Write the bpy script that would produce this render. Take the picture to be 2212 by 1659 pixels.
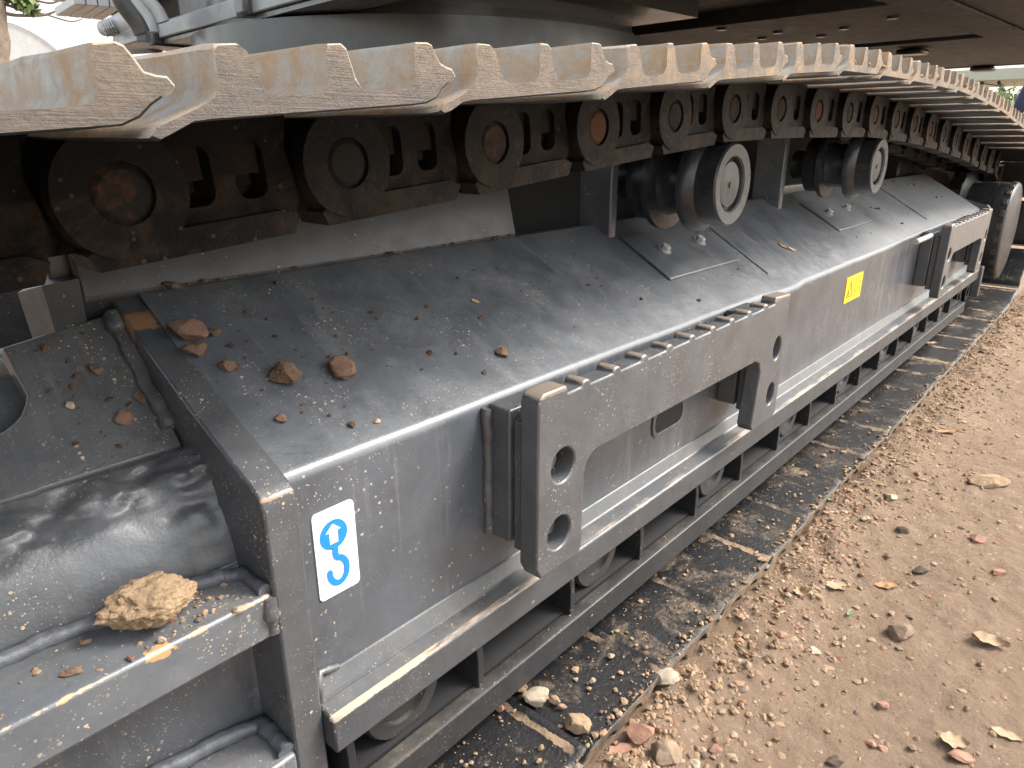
import bpy, bmesh, math, random
import numpy as np
from mathutils import Vector, Matrix, noise as mnoise
from mathutils.geometry import tessellate_polygon
R = math.radians
random.seed(7)
for o in list(bpy.data.objects): bpy.data.objects.remove(o)
scene = bpy.context.scene
C = scene.collection

# ------------------------------------------------------------------ camera
# x runs along the track (away from the viewer), y towards the machine's centre, z up, metres
PW, PH, PF = 2212.0, 1659.0, 1501.0            # photograph measured at this size, focal length in those pixels
CAM = np.array([0.0, 0.0, 0.9])
TILT = math.atan((PH/2-294)/PF)
def _ray(px, py): return np.array([px-PW/2, PH/2-py, -PF])
_z = np.array([0, math.cos(TILT), math.sin(TILT)])
_x = _ray(2526, 294); _x = _x/np.linalg.norm(_x); _x = _x-_z*(_x@_z); _x /= np.linalg.norm(_x)
ROT = np.stack([_x, np.cross(_z, _x), _z])     # world = ROT @ camera
cam_data = bpy.data.cameras.new('camera')
cam = bpy.data.objects.new('camera', cam_data); C.objects.link(cam)
M = Matrix([list(r) for r in ROT]).to_4x4(); M.translation = Vector(CAM)
cam.matrix_world = M
cam_data.sensor_width = 36; cam_data.lens = PF/PW*36
cam_data.clip_start = 0.02; cam_data.clip_end = 2000
scene.camera = cam

# ------------------------------------------------------------------ sky, sun, exposure
SUN = Vector((0.58, -0.50, 0.85)).normalized()          # towards the sun
w = bpy.data.worlds.new('World'); scene.world = w; w.use_nodes = True
nt = w.node_tree; nt.nodes.clear()
sky = nt.nodes.new('ShaderNodeTexSky'); sky.sky_type = 'NISHITA'; sky.sun_disc = False
sky.sun_elevation = math.asin(SUN.z); sky.sun_rotation = math.atan2(SUN.x, SUN.y)
sky.air_density = 1.6; sky.dust_density = 4.0
hs = nt.nodes.new('ShaderNodeHueSaturation'); hs.inputs['Saturation'].default_value = 0.42
bg = nt.nodes.new('ShaderNodeBackground'); bg.inputs['Strength'].default_value = 0.15
wo = nt.nodes.new('ShaderNodeOutputWorld')
nt.links.new(sky.outputs[0], hs.inputs['Color']); nt.links.new(hs.outputs[0], bg.inputs['Color']); nt.links.new(bg.outputs[0], wo.inputs['Surface'])
sl = bpy.data.lights.new('sun', 'SUN'); sl.energy = 1.5; sl.angle = R(18); sl.color = (1.0, 0.96, 0.90)
so = bpy.data.objects.new('sun', sl); C.objects.link(so)
so.rotation_euler = SUN.to_track_quat('Z', 'Y').to_euler(); so.location = SUN*20
vs = scene.view_settings
vs.view_transform = 'Standard'; vs.look = 'None'; vs.gamma = 1; vs.exposure = 1.62
scene.render.resolution_x = 1024; scene.render.resolution_y = 768
scene.render.engine = 'CYCLES'

# ------------------------------------------------------------------ pixel -> world helpers (a pixel gives a direction, the plane gives the distance)
def wd(p): return ROT @ _ray(*p)
def onz(p, z): d = wd(p); return CAM+d*((z-CAM[2])/d[2])
def ony(p, y): d = wd(p); return CAM+d*(y/d[1])
def onp(p, a, b, c):
    a, b, c = map(np.array, (a, b, c)); n = np.cross(b-a, c-a); d = wd(p)
    return CAM+d*((a-CAM)@n/(d@n))
def pxm(pt, px):                                # metres spanned by px photo pixels at a point
    c = ROT.T @ (np.array(pt)-CAM); return px*(-c[2])/PF

# ------------------------------------------------------------------ material helpers
def newmat(name):
    m = bpy.data.materials.new(name); m.use_nodes = True
    t = m.node_tree; b = t.nodes['Principled BSDF']
    return m, t, b
def nd(t, typ, **kw):
    n = t.nodes.new(typ)
    for k, v in kw.items():
        if k in n.inputs: n.inputs[k].default_value = v
        else: setattr(n, k, v)
    return n
def lk(t, a, b): t.links.new(a, b)
def pos(t, scale=(1, 1, 1), rot=(0, 0, 0)):
    g = nd(t, 'ShaderNodeNewGeometry'); mp = nd(t, 'ShaderNodeMapping')
    mp.inputs['Scale'].default_value = scale; mp.inputs['Rotation'].default_value = rot
    lk(t, g.outputs['Position'], mp.inputs['Vector']); return mp.outputs[0]
def noi(t, vec, scale, detail=6, rough=.6, dist=0.):
    n = nd(t, 'ShaderNodeTexNoise', Scale=scale, Detail=detail, Roughness=rough, Distortion=dist)
    lk(t, vec, n.inputs['Vector']); return n.outputs[0]
def ramp(t, fac, a, b, ca=(0, 0, 0, 1), cb=(1, 1, 1, 1)):
    r = nd(t, 'ShaderNodeValToRGB'); e = r.color_ramp.elements
    e[0].position = a; e[0].color = ca; e[1].position = b; e[1].color = cb
    lk(t, fac, r.inputs[0]); return r.outputs[0]
def mth(t, op, a, b=None, clamp=False):
    n = nd(t, 'ShaderNodeMath', operation=op, use_clamp=clamp)
    for i, v in enumerate((a, b)):
        if v is None: continue
        if isinstance(v, (int, float)): n.inputs[i].default_value = v
        else: lk(t, v, n.inputs[i])
    return n.outputs[0]
def mixc(t, fac, a, b):
    n = nd(t, 'ShaderNodeMix', data_type='RGBA')
    for s, v in ((n.inputs[0], fac), (n.inputs[6], a), (n.inputs[7], b)):
        if isinstance(v, (int, float)): s.default_value = v
        elif isinstance(v, tuple): s.default_value = v if len(v) == 4 else (*v, 1)
        else: lk(t, v, s)
    return n.outputs[2]
def upness(t, lo=.2, hi=.95):
    g = nd(t, 'ShaderNodeNewGeometry'); s = nd(t, 'ShaderNodeSeparateXYZ'); lk(t, g.outputs['Normal'], s.inputs[0])
    return ramp(t, s.outputs['Z'], lo, hi)
def bump(t, b, h, strength=.3, dist=.002, prev=None):
    n = nd(t, 'ShaderNodeBump', Strength=strength, Distance=dist); lk(t, h, n.inputs['Height'])
    if prev is not None: lk(t, prev, n.inputs['Normal'])
    if b is not None: lk(t, n.outputs[0], b.inputs['Normal'])
    return n.outputs[0]
def specks(t, vec, scale, keep, size):
    """Voronoi blobs: only the share `keep` of the cells carries one, of uneven size"""
    v = nd(t, 'ShaderNodeTexVoronoi', Scale=scale); lk(t, vec, v.inputs['Vector'])
    s = nd(t, 'ShaderNodeSeparateColor'); lk(t, v.outputs['Color'], s.inputs[0])
    on = mth(t, 'LESS_THAN', s.outputs[0], keep)
    rad = mth(t, 'MULTIPLY', s.outputs[1], size)
    warp = mth(t, 'ADD', v.outputs['Distance'], mth(t, 'MULTIPLY', mth(t, 'SUBTRACT', noi(t, vec, scale*3, 3), .5), .35))
    return mth(t, 'MULTIPLY', on, mth(t, 'LESS_THAN', warp, rad))

TAN = (.44, .32, .20); RUST = (.36, .13, .04)
def paint(name, base=(.042, .044, .048), dust=.35, spat=.5, rust=.25, streak=.4, rough=.33, sand=0, up_only=True, bumpy=.35, run=0, film_c=None, coat=.35, spec=.6, film=(.42, .78)):
    m, t, b = newmat(name); P = pos(t)
    # colour: paint with faint mottling
    col = mixc(t, ramp(t, noi(t, P, 14, 8, .7), .3, .75), tuple(c*.8 for c in base), tuple(c*1.35 for c in base))
    # thin dried-mud film, more where it can settle
    film = mth(t, 'MULTIPLY', ramp(t, noi(t, P, 5.5, 10, .72, .4), *film), ramp(t, noi(t, P, 60, 6, .7), .25, .8))
    set_ = mth(t, 'ADD', mth(t, 'MULTIPLY', upness(t), .75), .25) if up_only else 1.0
    fac = mth(t, 'MULTIPLY', mth(t, 'MULTIPLY', film, set_), dust*1.1, True)
    if streak:
        vst = noi(t, pos(t, (46, 46, 2.2)), 1.0, 6, .65)
        st = mth(t, 'MULTIPLY', ramp(t, vst, .54, .74), ramp(t, noi(t, P, 4, 3), .38, .62))
        fac = mth(t, 'MAXIMUM', fac, mth(t, 'MULTIPLY', st, streak*.45))
    if run:                                         # dried trickles running down the roof slope
        vr = noi(t, pos(t, (30, 3.0, 3.0), (0, 0, R(14))), 1.0, 8, .7, .5)
        rn = mth(t, 'MULTIPLY', ramp(t, vr, .50, .76), ramp(t, noi(t, P, 5, 6, .7), .36, .64))
        fac = mth(t, 'MAXIMUM', fac, mth(t, 'MULTIPLY', rn, run))
        dk = ramp(t, noi(t, P, 10, 7, .7, .8), .60, .70)
        col = mixc(t, mth(t, 'MULTIPLY', dk, .6), col, tuple(c*.35 for c in base))
    if sand:                                        # blown sand lying on the far half of the frame
        g = nd(t, 'ShaderNodeSeparateXYZ'); lk(t, P, g.inputs[0])
        far = ramp(t, mth(t, 'ADD', mth(t, 'DIVIDE', g.outputs[0], 6.0), mth(t, 'MULTIPLY', noi(t, P, 4, 7, .7), .6)), .62, .88)
        fac = mth(t, 'MAXIMUM', fac, mth(t, 'MULTIPLY', mth(t, 'MULTIPLY', far, upness(t)), sand))
    col = mixc(t, fac, col, mixc(t, noi(t, P, 30, 4), film_c or TAN, tuple(c*.8 for c in film_c) if film_c else (.30, .26, .21)))
    # rust bloom
    rs = mth(t, 'MULTIPLY', ramp(t, noi(t, P, 9, 9, .75, .6), .66, .74), ramp(t, noi(t, P, 70, 5, .7), .35, .6))
    rs = mth(t, 'MULTIPLY', rs, rust, True)
    col = mixc(t, rs, col, mixc(t, noi(t, P, 90, 3), RUST, (.50, .24, .08)))
    # mud spatter
    clus = ramp(t, noi(t, P, 11, 5, .65), .44, .62)
    sp = mth(t, 'MULTIPLY', mth(t, 'MAXIMUM', specks(t, P, 190, .13*spat, .40), mth(t, 'MAXIMUM', specks(t, P, 420, .20*spat, .45), specks(t, P, 85, .03*spat, .28))), clus)
    col = mixc(t, mth(t, 'MULTIPLY', sp, .8), col, mixc(t, noi(t, P, 35, 3), (.56, .46, .33), (.38, .27, .17)))
    lk(t, col, b.inputs['Base Color'])
    rg = mth(t, 'ADD', mth(t, 'MULTIPLY', ramp(t, noi(t, P, 22, 8, .7), .3, .8), .22), rough-.08)
    rg = mth(t, 'ADD', rg, mth(t, 'MULTIPLY', mth(t, 'MAXIMUM', fac, mth(t, 'MAXIMUM', sp, rs)), .45), True)
    lk(t, rg, b.inputs['Roughness'])
    h = mth(t, 'ADD', mth(t, 'MULTIPLY', noi(t, P, 260, 6, .65), .5), mth(t, 'ADD', mth(t, 'MULTIPLY', noi(t, P, 38, 5), .8), mth(t, 'MULTIPLY', sp, .8)))
    # standing water beads
    dr = specks(t, P, 75, .05, .22)
    h = mth(t, 'ADD', h, mth(t, 'MULTIPLY', dr, .7))
    bump(t, b, h, bumpy, .0016)
    b.inputs['Specular IOR Level'].default_value = spec
    if coat:
        lk(t, mth(t, 'MULTIPLY', mth(t, 'SUBTRACT', 1.0, mth(t, 'MAXIMUM', fac, mth(t, 'MAXIMUM', sp, rs)), True), coat), b.inputs['Coat Weight']); b.inputs['Coat Roughness'].default_value = .20
    return m
def simple(name, base, rough=.6, var=.3, scale=20, bmp=.3, bscale=120, metal=0, bdist=.002):
    m, t, b = newmat(name); P = pos(t)
    col = mixc(t, ramp(t, noi(t, P, scale, 8, .7), .3, .7), tuple(c*(1-var) for c in base), tuple(min(1, c*(1+var)) for c in base))
    lk(t, col, b.inputs['Base Color']); b.inputs['Roughness'].default_value = rough; b.inputs['Metallic'].default_value = metal
    if bmp: bump(t, b, noi(t, P, bscale, 8, .7), bmp, bdist)
    return m

M_WALL = paint('frame_paint', base=(.068, .076, .088), dust=.26, spat=.8, rust=.10, streak=1.0, rough=.36, film_c=(.33, .31, .28))
M_ROOF = paint('frame_top_paint', base=(.066, .073, .083), dust=.40, spat=.8, rust=.03, streak=0, rough=.44, sand=.7, bumpy=.6, run=.55, film_c=(.29, .29, .29), spec=.6, coat=.38, film=(.44, .62))
M_NOSE = paint('nose_paint', base=(.062, .067, .075), dust=.45, spat=1.3, rust=.25, streak=0, rough=.34, bumpy=.8, coat=.2, run=.40, film_c=(.33, .29, .24))
M_PLATE = paint('plate_paint', base=(.066, .069, .074), dust=.25, spat=1.0, rust=.12, streak=.3, rough=.40, bumpy=.3)
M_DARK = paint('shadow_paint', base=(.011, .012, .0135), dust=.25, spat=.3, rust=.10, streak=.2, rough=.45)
M_LEG = paint('leg_paint', base=(.026, .029, .034), dust=.15, spat=.25, rust=.05, streak=0, rough=.42, bumpy=.25, coat=.08, spec=.4)
M_BODY = paint('carbody_paint', base=(.040, .045, .052), dust=.08, spat=.15, rust=.05, streak=.1, rough=.32, bumpy=.1)
M_UNDER = paint('underside_paint', base=(.030, .030, .032), dust=.12, spat=.3, rust=.1, streak=0, rough=.62, up_only=False, bumpy=.45, coat=0, spec=.25)
M_SHELF = paint('shelf_paint', base=(.09, .099, .11), dust=.45, spat=1.6, rust=1.0, streak=0, rough=.34, bumpy=.4)
M_WELD = simple('weld_metal', (.085, .09, .10), .30, .4, 60, .6, 160)
M_PITCH = simple('shade_black_paint', (.006, .006, .007), .7, .3, 10, .2, 40)  # near-black colour puts the shade of void, slot and guard into the paint
def link_mat():
    m, t, b = newmat('greasy_link_steel'); P = pos(t)
    g = nd(t, 'ShaderNodeTexCoord'); s = nd(t, 'ShaderNodeSeparateXYZ'); lk(t, g.outputs['Object'], s.inputs[0])
    low = ramp(t, s.outputs['Z'], -.064, -.01, (1, 1, 1, 1), (0, 0, 0, 1))
    col = mixc(t, ramp(t, noi(t, P, 26, 9, .75), .35, .7), (.0025, .0028, .0034), (.009, .0085, .0083))
    br = mth(t, 'MULTIPLY', ramp(t, noi(t, P, 18, 10, .78, .5), .46, .58), mth(t, 'ADD', mth(t, 'MULTIPLY', low, .55), .03))
    col = mixc(t, br, col, mixc(t, noi(t, P, 60, 5), (.042, .024, .014), (.055, .038, .025)))
    sp = specks(t, P, 170, .08, .4)
    col = mixc(t, mth(t, 'MULTIPLY', sp, .5), col, (.12, .085, .055))
    dst = mth(t, 'MULTIPLY', ramp(t, noi(t, P, 48, 12, .82, .8), .56, .72), ramp(t, noi(t, P, 9, 4), .4, .65))
    col = mixc(t, mth(t, 'MULTIPLY', dst, .4), col, (.075, .055, .038))
    lk(t, col, b.inputs['Base Color'])
    lk(t, ramp(t, noi(t, P, 40, 6), .3, .8, (.24,)*3+(1,), (.62,)*3+(1,)), b.inputs['Roughness'])
    b.inputs['Specular IOR Level'].default_value = .22
    bump(t, b, mth(t, 'ADD', noi(t, P, 70, 12, .8), mth(t, 'MULTIPLY', noi(t, P, 260, 5), .4)), 1.0, .007)
    return m
M_LINK = link_mat()
def pin_mat():
    m, t, b = newmat('rusty_pin'); P = pos(t)
    oi = nd(t, 'ShaderNodeObjectInfo'); k = ramp(t, mth(t, 'ADD', noi(t, P, 42, 9, .75, .4), mth(t, 'MULTIPLY', mth(t, 'SUBTRACT', oi.outputs['Random'], .5), .35)), .40, .58)
    lk(t, mixc(t, k, (.007, .0065, .006), mixc(t, noi(t, P, 110, 5), (.085, .032, .014), (.055, .028, .017))), b.inputs['Base Color'])
    b.inputs['Roughness'].default_value = .75; b.inputs['Specular IOR Level'].default_value = .3
    bump(t, b, noi(t, P, 110, 9, .8), .9, .004); return m
M_PIN = pin_mat()
M_NUT = simple('rusty_nut', (.009, .006, .005), .75, .5, 60, .4, 200)
M_NUT.node_tree.nodes['Principled BSDF'].inputs['Specular IOR Level'].default_value = .15
def shoe_out():
    m, t, b = newmat('worn_shoe_steel'); P = pos(t)
    g = nd(t, 'ShaderNodeNewGeometry'); s = nd(t, 'ShaderNodeSeparateXYZ'); lk(t, g.outputs['Normal'], s.inputs[0])
    tc = nd(t, 'ShaderNodeTexCoord'); so_ = nd(t, 'ShaderNodeSeparateXYZ'); lk(t, tc.outputs['Object'], so_.inputs[0])
    endf = ramp(t, mth(t, 'ABSOLUTE', s.outputs['Y']), .6, .9)           # sawn end faces of the shoe
    steel = mixc(t, noi(t, P, 30, 6), (.25, .265, .27), (.40, .39, .35))
    steel = mixc(t, endf, steel, mixc(t, ramp(t, mth(t, 'ADD', mth(t, 'MULTIPLY', noi(t, pos(t, (25, 25, 1300)), 1, 4, .7), .5), mth(t, 'MULTIPLY', noi(t, P, 33, 10, .78, .4), .5)), .30, .70), (.026, .026, .029), (.088, .070, .054)))
    mud = mixc(t, noi(t, P, 45, 6, .7), (.43, .30, .17), (.26, .16, .085))
    mud = mixc(t, ramp(t, noi(t, P, 24, 8, .7), .60, .72), mud, (.27, .145, .075))
    k = ramp(t, noi(t, P, 24, 11, .8, .3), .38, .60)
    # the top of the grousers and the far shoes carry more dried mud
    hi = ramp(t, so_.outputs['Z'], .062, .1)
    gx = nd(t, 'ShaderNodeSeparateXYZ'); lk(t, P, gx.inputs[0]); far = ramp(t, mth(t, 'DIVIDE', gx.outputs[0], 2.0), .17, .55)
    k = mth(t, 'MULTIPLY', k, mth(t, 'SUBTRACT', 1.0, mth(t, 'MULTIPLY', endf, mth(t, 'SUBTRACT', .90, mth(t, 'ADD', mth(t, 'MULTIPLY', hi, .24), mth(t, 'MULTIPLY', far, .62))))), True)
    col = mixc(t, k, steel, mud)
    lk(t, col, b.inputs['Base Color'])
    lk(t, mth(t, 'ADD', mth(t, 'MULTIPLY', k, .35), .45), b.inputs['Roughness'])
    saw = noi(t, pos(t, (10, 10, 1300)), 1, 3, .6)
    h = mth(t, 'ADD', mth(t, 'MULTIPLY', mth(t, 'MULTIPLY', saw, endf), .25), mth(t, 'ADD', mth(t, 'MULTIPLY', noi(t, P, 85, 9, .75), 1.1), mth(t, 'MULTIPLY', k, .5)))
    bump(t, b, h, .6, .003)
    return m
M_SHOE = shoe_out()
def shoe_in():
    m, t, b = newmat('black_shoe_inside'); P = pos(t)
    col = mixc(t, noi(t, P, 22, 7), (.006, .006, .0065), (.018, .018, .019))
    k = mth(t, 'MULTIPLY', ramp(t, noi(t, P, 8, 9, .72, .4), .50, .66), ramp(t, noi(t, P, 70, 8, .75), .40, .62))
    up = mth(t, 'ADD', mth(t, 'MULTIPLY', upness(t), .8), .12)
    oi = nd(t, 'ShaderNodeObjectInfo'); k = mth(t, 'MULTIPLY', k, mth(t, 'ADD', mth(t, 'MULTIPLY', oi.outputs['Random'], 1.1), .25), True)
    tc = nd(t, 'ShaderNodeTexCoord'); sx = nd(t, 'ShaderNodeSeparateXYZ'); lk(t, tc.outputs['Object'], sx.inputs[0])
    seam = mth(t, 'MULTIPLY', mth(t, 'LESS_THAN', mth(t, 'ABSOLUTE', mth(t, 'ADD', sx.outputs[0], mth(t, 'ADD', .030, mth(t, 'MULTIPLY', mth(t, 'SUBTRACT', noi(t, P, 30, 5), .5), .02)))), .0055), ramp(t, noi(t, P, 14, 5), .42, .6))
    k = mth(t, 'MULTIPLY', mth(t, 'MAXIMUM', k, seam), up)
    sp = mth(t, 'MULTIPLY', mth(t, 'MAXIMUM', specks(t, P, 210, .10, .42), specks(t, P, 90, .03, .35)), upness(t))
    k = mth(t, 'MAXIMUM', k, mth(t, 'MULTIPLY', sp, .9))
    col = mixc(t, k, col, mixc(t, noi(t, P, 60, 4), (.36, .25, .15), (.20, .13, .075)))
    lk(t, col, b.inputs['Base Color']); lk(t, mth(t, 'ADD', mth(t, 'MULTIPLY', k, .5), .33), b.inputs['Roughness'])
    bump(t, b, mth(t, 'ADD', noi(t, P, 90, 9, .7), mth(t, 'MULTIPLY', k, .7)), .6, .004)
    return m
M_SHOEIN = shoe_in()
def soil_mat(name, c0, c1, c2, bd=.012, isl=False):
    m, t, b = newmat(name); P = pos(t)
    col = mixc(t, ramp(t, noi(t, P, 2.2, 10, .7), .3, .7), c0, c1)
    col = mixc(t, ramp(t, noi(t, P, 28, 9, .75), .50, .72), col, c2)
    if isl:
        g = nd(t, 'ShaderNodeNewGeometry')
        r = nd(t, 'ShaderNodeValToRGB'); r.color_ramp.interpolation = 'CONSTANT'
        e = r.color_ramp.elements; e[0].position = 0; e[0].color = (*c0, 1); e[1].position = .3; e[1].color = (*c1, 1)
        for p_, c_ in ((.52, c2), (.70, (.28, .19, .12)), (.84, (.38, .28, .19)), (.90, (.30, .135, .075)), (.955, (.46, .37, .27)), (.98, (.10, .085, .08))):
            x = e.new(p_); x.color = (*c_, 1)
        lk(t, g.outputs['Random Per Island'], r.inputs[0])
        col = mixc(t, mth(t, 'MULTIPLY', noi(t, P, 90, 6, .7), .5), r.outputs[0], c1)
    else:
        sp = specks(t, P, 120, .12, .5); col = mixc(t, mth(t, 'MULTIPLY', sp, .6), col, (.52, .42, .31))
        sp2 = specks(t, P, 75, .05, .45); col = mixc(t, mth(t, 'MULTIPLY', sp2, .55), col, (.38, .17, .09))
    lk(t, col, b.inputs['Base Color']); b.inputs['Roughness'].default_value = .95; b.inputs['Specular IOR Level'].default_value = .15
    h = mth(t, 'ADD', mth(t, 'MULTIPLY', noi(t, P, 42, 14, .86), 1.5), mth(t, 'MULTIPLY', noi(t, P, 190, 9, .8), .55))
    if not isl:
        v = nd(t, 'ShaderNodeTexVoronoi', Scale=85); lk(t, P, v.inputs['Vector'])
        h = mth(t, 'SUBTRACT', h, mth(t, 'MULTIPLY', v.outputs['Distance'], .35))
    bump(t, b, h, .9 if not isl else .6, bd)
    return m
M_SOIL = soil_mat('sandy_soil', (.335, .238, .167), (.262, .180, .121), (.39, .287, .209))
M_CRUMB = soil_mat('soil_crumbs', (.33, .225, .145), (.25, .165, .105), (.37, .26, .17), .004, True)
M_BROWN = soil_mat('brown_crumbs', (.13, .08, .05), (.09, .058, .038), (.20, .13, .08), .003, False)
M_CLOD = simple('dried_mud', (.34, .235, .14), .95, .25, 30, 1.0, 70, 0, .009)
M_CLAY = simple('red_clay', (.165, .097, .066), .95, .3, 35, .9, 90, 0, .004)
M_EARTH = simple('brown_earth', (.13, .082, .050), .95, .35, 60, 1.0, 110, 0, .004)
M_STONE = simple('pale_stone', (.34, .275, .20), .9, .2, 30, .7, 80, 0, .004)
M_STONE2 = simple('grey_brown_stone', (.20, .14, .095), .9, .3, 30, .7, 80, 0, .004)
M_PINK = simple('pinkish_stone', (.28, .15, .10), .9, .25, 30, .7, 80, 0, .004)
M_DKST = simple('dark_stone', (.10, .075, .055), .9, .35, 30, .7, 80, 0, .004)
M_LEAF = simple('dry_leaf', (.34, .23, .14), .8, .25, 70, .4, 200)
M_LEAFO = simple('orange_leaf', (.30, .155, .06), .75, .25, 70, .4, 200)
M_LEAFG = simple('green_leaf', (.10, .17, .07), .6, .25, 70, .3, 200)
M_STEEL = simple('bare_galvanised_steel', (.42, .41, .39), .45, .25, 40, .4, 150, .3)
M_ROLLER = simple('roller_paint', (.030, .032, .036), .27, .5, 22, .6, 50)
M_RFACE = simple('dusty_roller_face', (.078, .078, .074), .6, .4, 45, .9, 120)
M_WHITE = simple('decal_white', (.78, .78, .77), .35, .02, 50, 0)
M_BLUE = simple('decal_blue', (.015, .20, .72), .35, .05, 30, 0)
M_YEL = simple('decal_yellow', (.85, .55, .02), .35, .05, 30, 0)
M_BLK = simple('decal_black', (.05, .04, .03), .5, .1, 30, 0)
M_RUBBER = simple('hose_rubber', (.05, .05, .05), .5, .4, 40, .3, 120)
M_LIGHT = simple('pale_grey_paint', (.42, .43, .43), .4, .1, 20, .1, 60)
M_BARK = simple('tree_bark', (.17, .13, .10), .9, .35, 14, .8, 40, 0, .01)
M_FOL = simple('foliage', (.075, .12, .035), .7, .4, 6, 0)
M_FOL2 = simple('foliage_light', (.15, .21, .075), .7, .35, 6, 0)
M_NAVY = simple('navy_cloth', (.025, .03, .07), .85, .25, 30, .3, 200)
M_SKIN = simple('skin', (.45, .27, .19), .6, .08, 30, 0)
M_HAIR = simple('hair', (.02, .018, .016), .6, .2, 60, 0)
M_CANOPY = simple('canopy_sheet', (.40, .43, .36), .6, .1, 10, 0)

# ------------------------------------------------------------------ geometry helpers
def fill2d(loops):
    bm = bmesh.new(); vs_ = []; es = []
    for l in loops:
        a = [bm.verts.new((q[0], q[1], 0)) for q in l]; vs_ += a
        es += [bm.edges.new((a[i], a[(i+1) % len(a)])) for i in range(len(a))]
    bm.verts.index_update()
    r = bmesh.ops.triangle_fill(bm, use_beauty=True, use_dissolve=False, edges=es, normal=(0, 0, 1))
    out = [tuple(v.index for v in f.verts) for f in bm.faces]; bm.free(); return out
class MB:
    def __init__(s): s.v = []; s.f = []; s.mi = []
    def add(s, v, f, mi=0):
        o = len(s.v); s.v += [tuple(map(float, p)) for p in v]; s.f += [tuple(i+o for i in q) for q in f]; s.mi += [mi]*len(f); return s
    def box(s, x0, x1, y0, y1, z0, z1, mi=0):
        v = [(x, y, z) for x in (x0, x1) for y in (y0, y1) for z in (z0, z1)]
        return s.add(v, [(0, 1, 3, 2), (4, 6, 7, 5), (0, 4, 5, 1), (2, 3, 7, 6), (0, 2, 6, 4), (1, 5, 7, 3)], mi)
    def prism(s, prof, a, b, axis='x', mi=0):
        """closed 2D profile swept from a to b along axis; profile is (y,z) for x, (x,z) for y, (x,y) for z"""
        def P(q, c): return {'x': (c, q[0], q[1]), 'y': (q[0], c, q[1]), 'z': (q[0], q[1], c)}[axis]
        n = len(prof); v = [P(q, a) for q in prof]+[P(q, b) for q in prof]
        f = [(i, (i+1) % n, n+(i+1) % n, n+i) for i in range(n)]
        tri = fill2d([prof])
        f += [tuple(t) for t in tri]+[tuple(n+i for i in reversed(t)) for t in tri]
        return s.add(v, f, mi)
    def plate(s, loops, a, b, axis='y', mi=0):
        """like prism, with holes: first loop outside, the others holes"""
        def P(q, c): return {'x': (c, q[0], q[1]), 'y': (q[0], c, q[1]), 'z': (q[0], q[1], c)}[axis]
        flat = [q for l in loops for q in l]; n = len(flat)
        v = [P(q, a) for q in flat]+[P(q, b) for q in flat]; f = []; o = 0
        for l in loops:
            m = len(l); f += [(o+i, o+(i+1) % m, n+o+(i+1) % m, n+o+i) for i in range(m)]; o += m
        tri = fill2d(loops)
        f += [tuple(t) for t in tri]+[tuple(n+i for i in reversed(t)) for t in tri]
        return s.add(v, f, mi)
    def tube(s, path, r, n=8, mi=0, wob=0):
        path = [Vector(p) for p in path]; v = []; f = []
        for i, p in enumerate(path):
            d = (path[min(i+1, len(path)-1)]-path[max(i-1, 0)]).normalized()
            a = d.orthogonal().normalized() if i == 0 else (a-d*(a@d)).normalized()
            b = d.cross(a); rr = r[i] if isinstance(r, (list, tuple)) else r
            rr *= 1+wob*(random.random()-.5)
            v += [tuple(p+(a*math.cos(2*math.pi*k/n)+b*math.sin(2*math.pi*k/n))*rr) for k in range(n)]
        for i in range(len(path)-1):
            f += [(i*n+k, i*n+(k+1) % n, (i+1)*n+(k+1) % n, (i+1)*n+k) for k in range(n)]
        f += [tuple(range(n-1, -1, -1)), tuple(range((len(path)-1)*n, len(path)*n))]
        return s.add(v, f, mi)
    def lathe(s, prof, cx, cz, n=40, mis=None):
        """profile (radius, y) turned about the y axis through (cx, cz)"""
        v = []; f = []; mi = []
        for r, y in prof: v += [(cx+r*math.cos(2*math.pi*k/n), y, cz+r*math.sin(2*math.pi*k/n)) for k in range(n)]
        for i in range(len(prof)-1):
            for k in range(n):
                f.append((i*n+k, (i+1)*n+k, (i+1)*n+(k+1) % n, i*n+(k+1) % n)); mi.append(mis[i] if mis else 0)
        o = len(s.v); s.v += v; s.f += [tuple(i+o for i in q) for q in f]; s.mi += mi
        if prof[0][0] > 1e-6: s.f.append(tuple(o+k for k in range(n))); s.mi.append(mis[0] if mis else 0)
        if prof[-1][0] > 1e-6: s.f.append(tuple(o+(len(prof)-1)*n+k for k in reversed(range(n)))); s.mi.append(mis[-1] if mis else 0)
        return s
    def mesh(s, name, mats, angle=35):
        me = bpy.data.meshes.new(name); me.from_pydata(s.v, [], s.f)
        for m in (mats if isinstance(mats, (list, tuple)) else [mats]): me.materials.append(m)
        me.polygons.foreach_set('material_index', s.mi)
        bm = bmesh.new(); bm.from_mesh(me); bmesh.ops.recalc_face_normals(bm, faces=bm.faces); bm.to_mesh(me); bm.free()
        me.polygons.foreach_set('use_smooth', [True]*len(me.polygons))
        me.set_sharp_from_angle(angle=R(angle)); me.update()
        return me
    def build(s, name, mats, parent=None, bev=0, angle=35, segs=2):
        o = bpy.data.objects.new(name, s.mesh(name, mats, angle)); C.objects.link(o); o.parent = parent
        if bev: bevel(o, bev, segs)
        return o
def bevel(o, wdt, segs=2):
    b = o.modifiers.new('bevel', 'BEVEL'); b.width = wdt; b.segments = segs; b.limit_method = 'ANGLE'; b.angle_limit = R(32); b.harden_normals = False
def tag(o, label=None, cat=None, group=None, kind=None):
    for k, v in (('label', label), ('category', cat), ('group', group), ('kind', kind)):
        if v: o[k] = v
    return o
def empty(name, loc, parent=None):
    o = bpy.data.objects.new(name, None); C.objects.link(o); o.location = loc; o.parent = parent; o.empty_display_size = .1; return o
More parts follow.
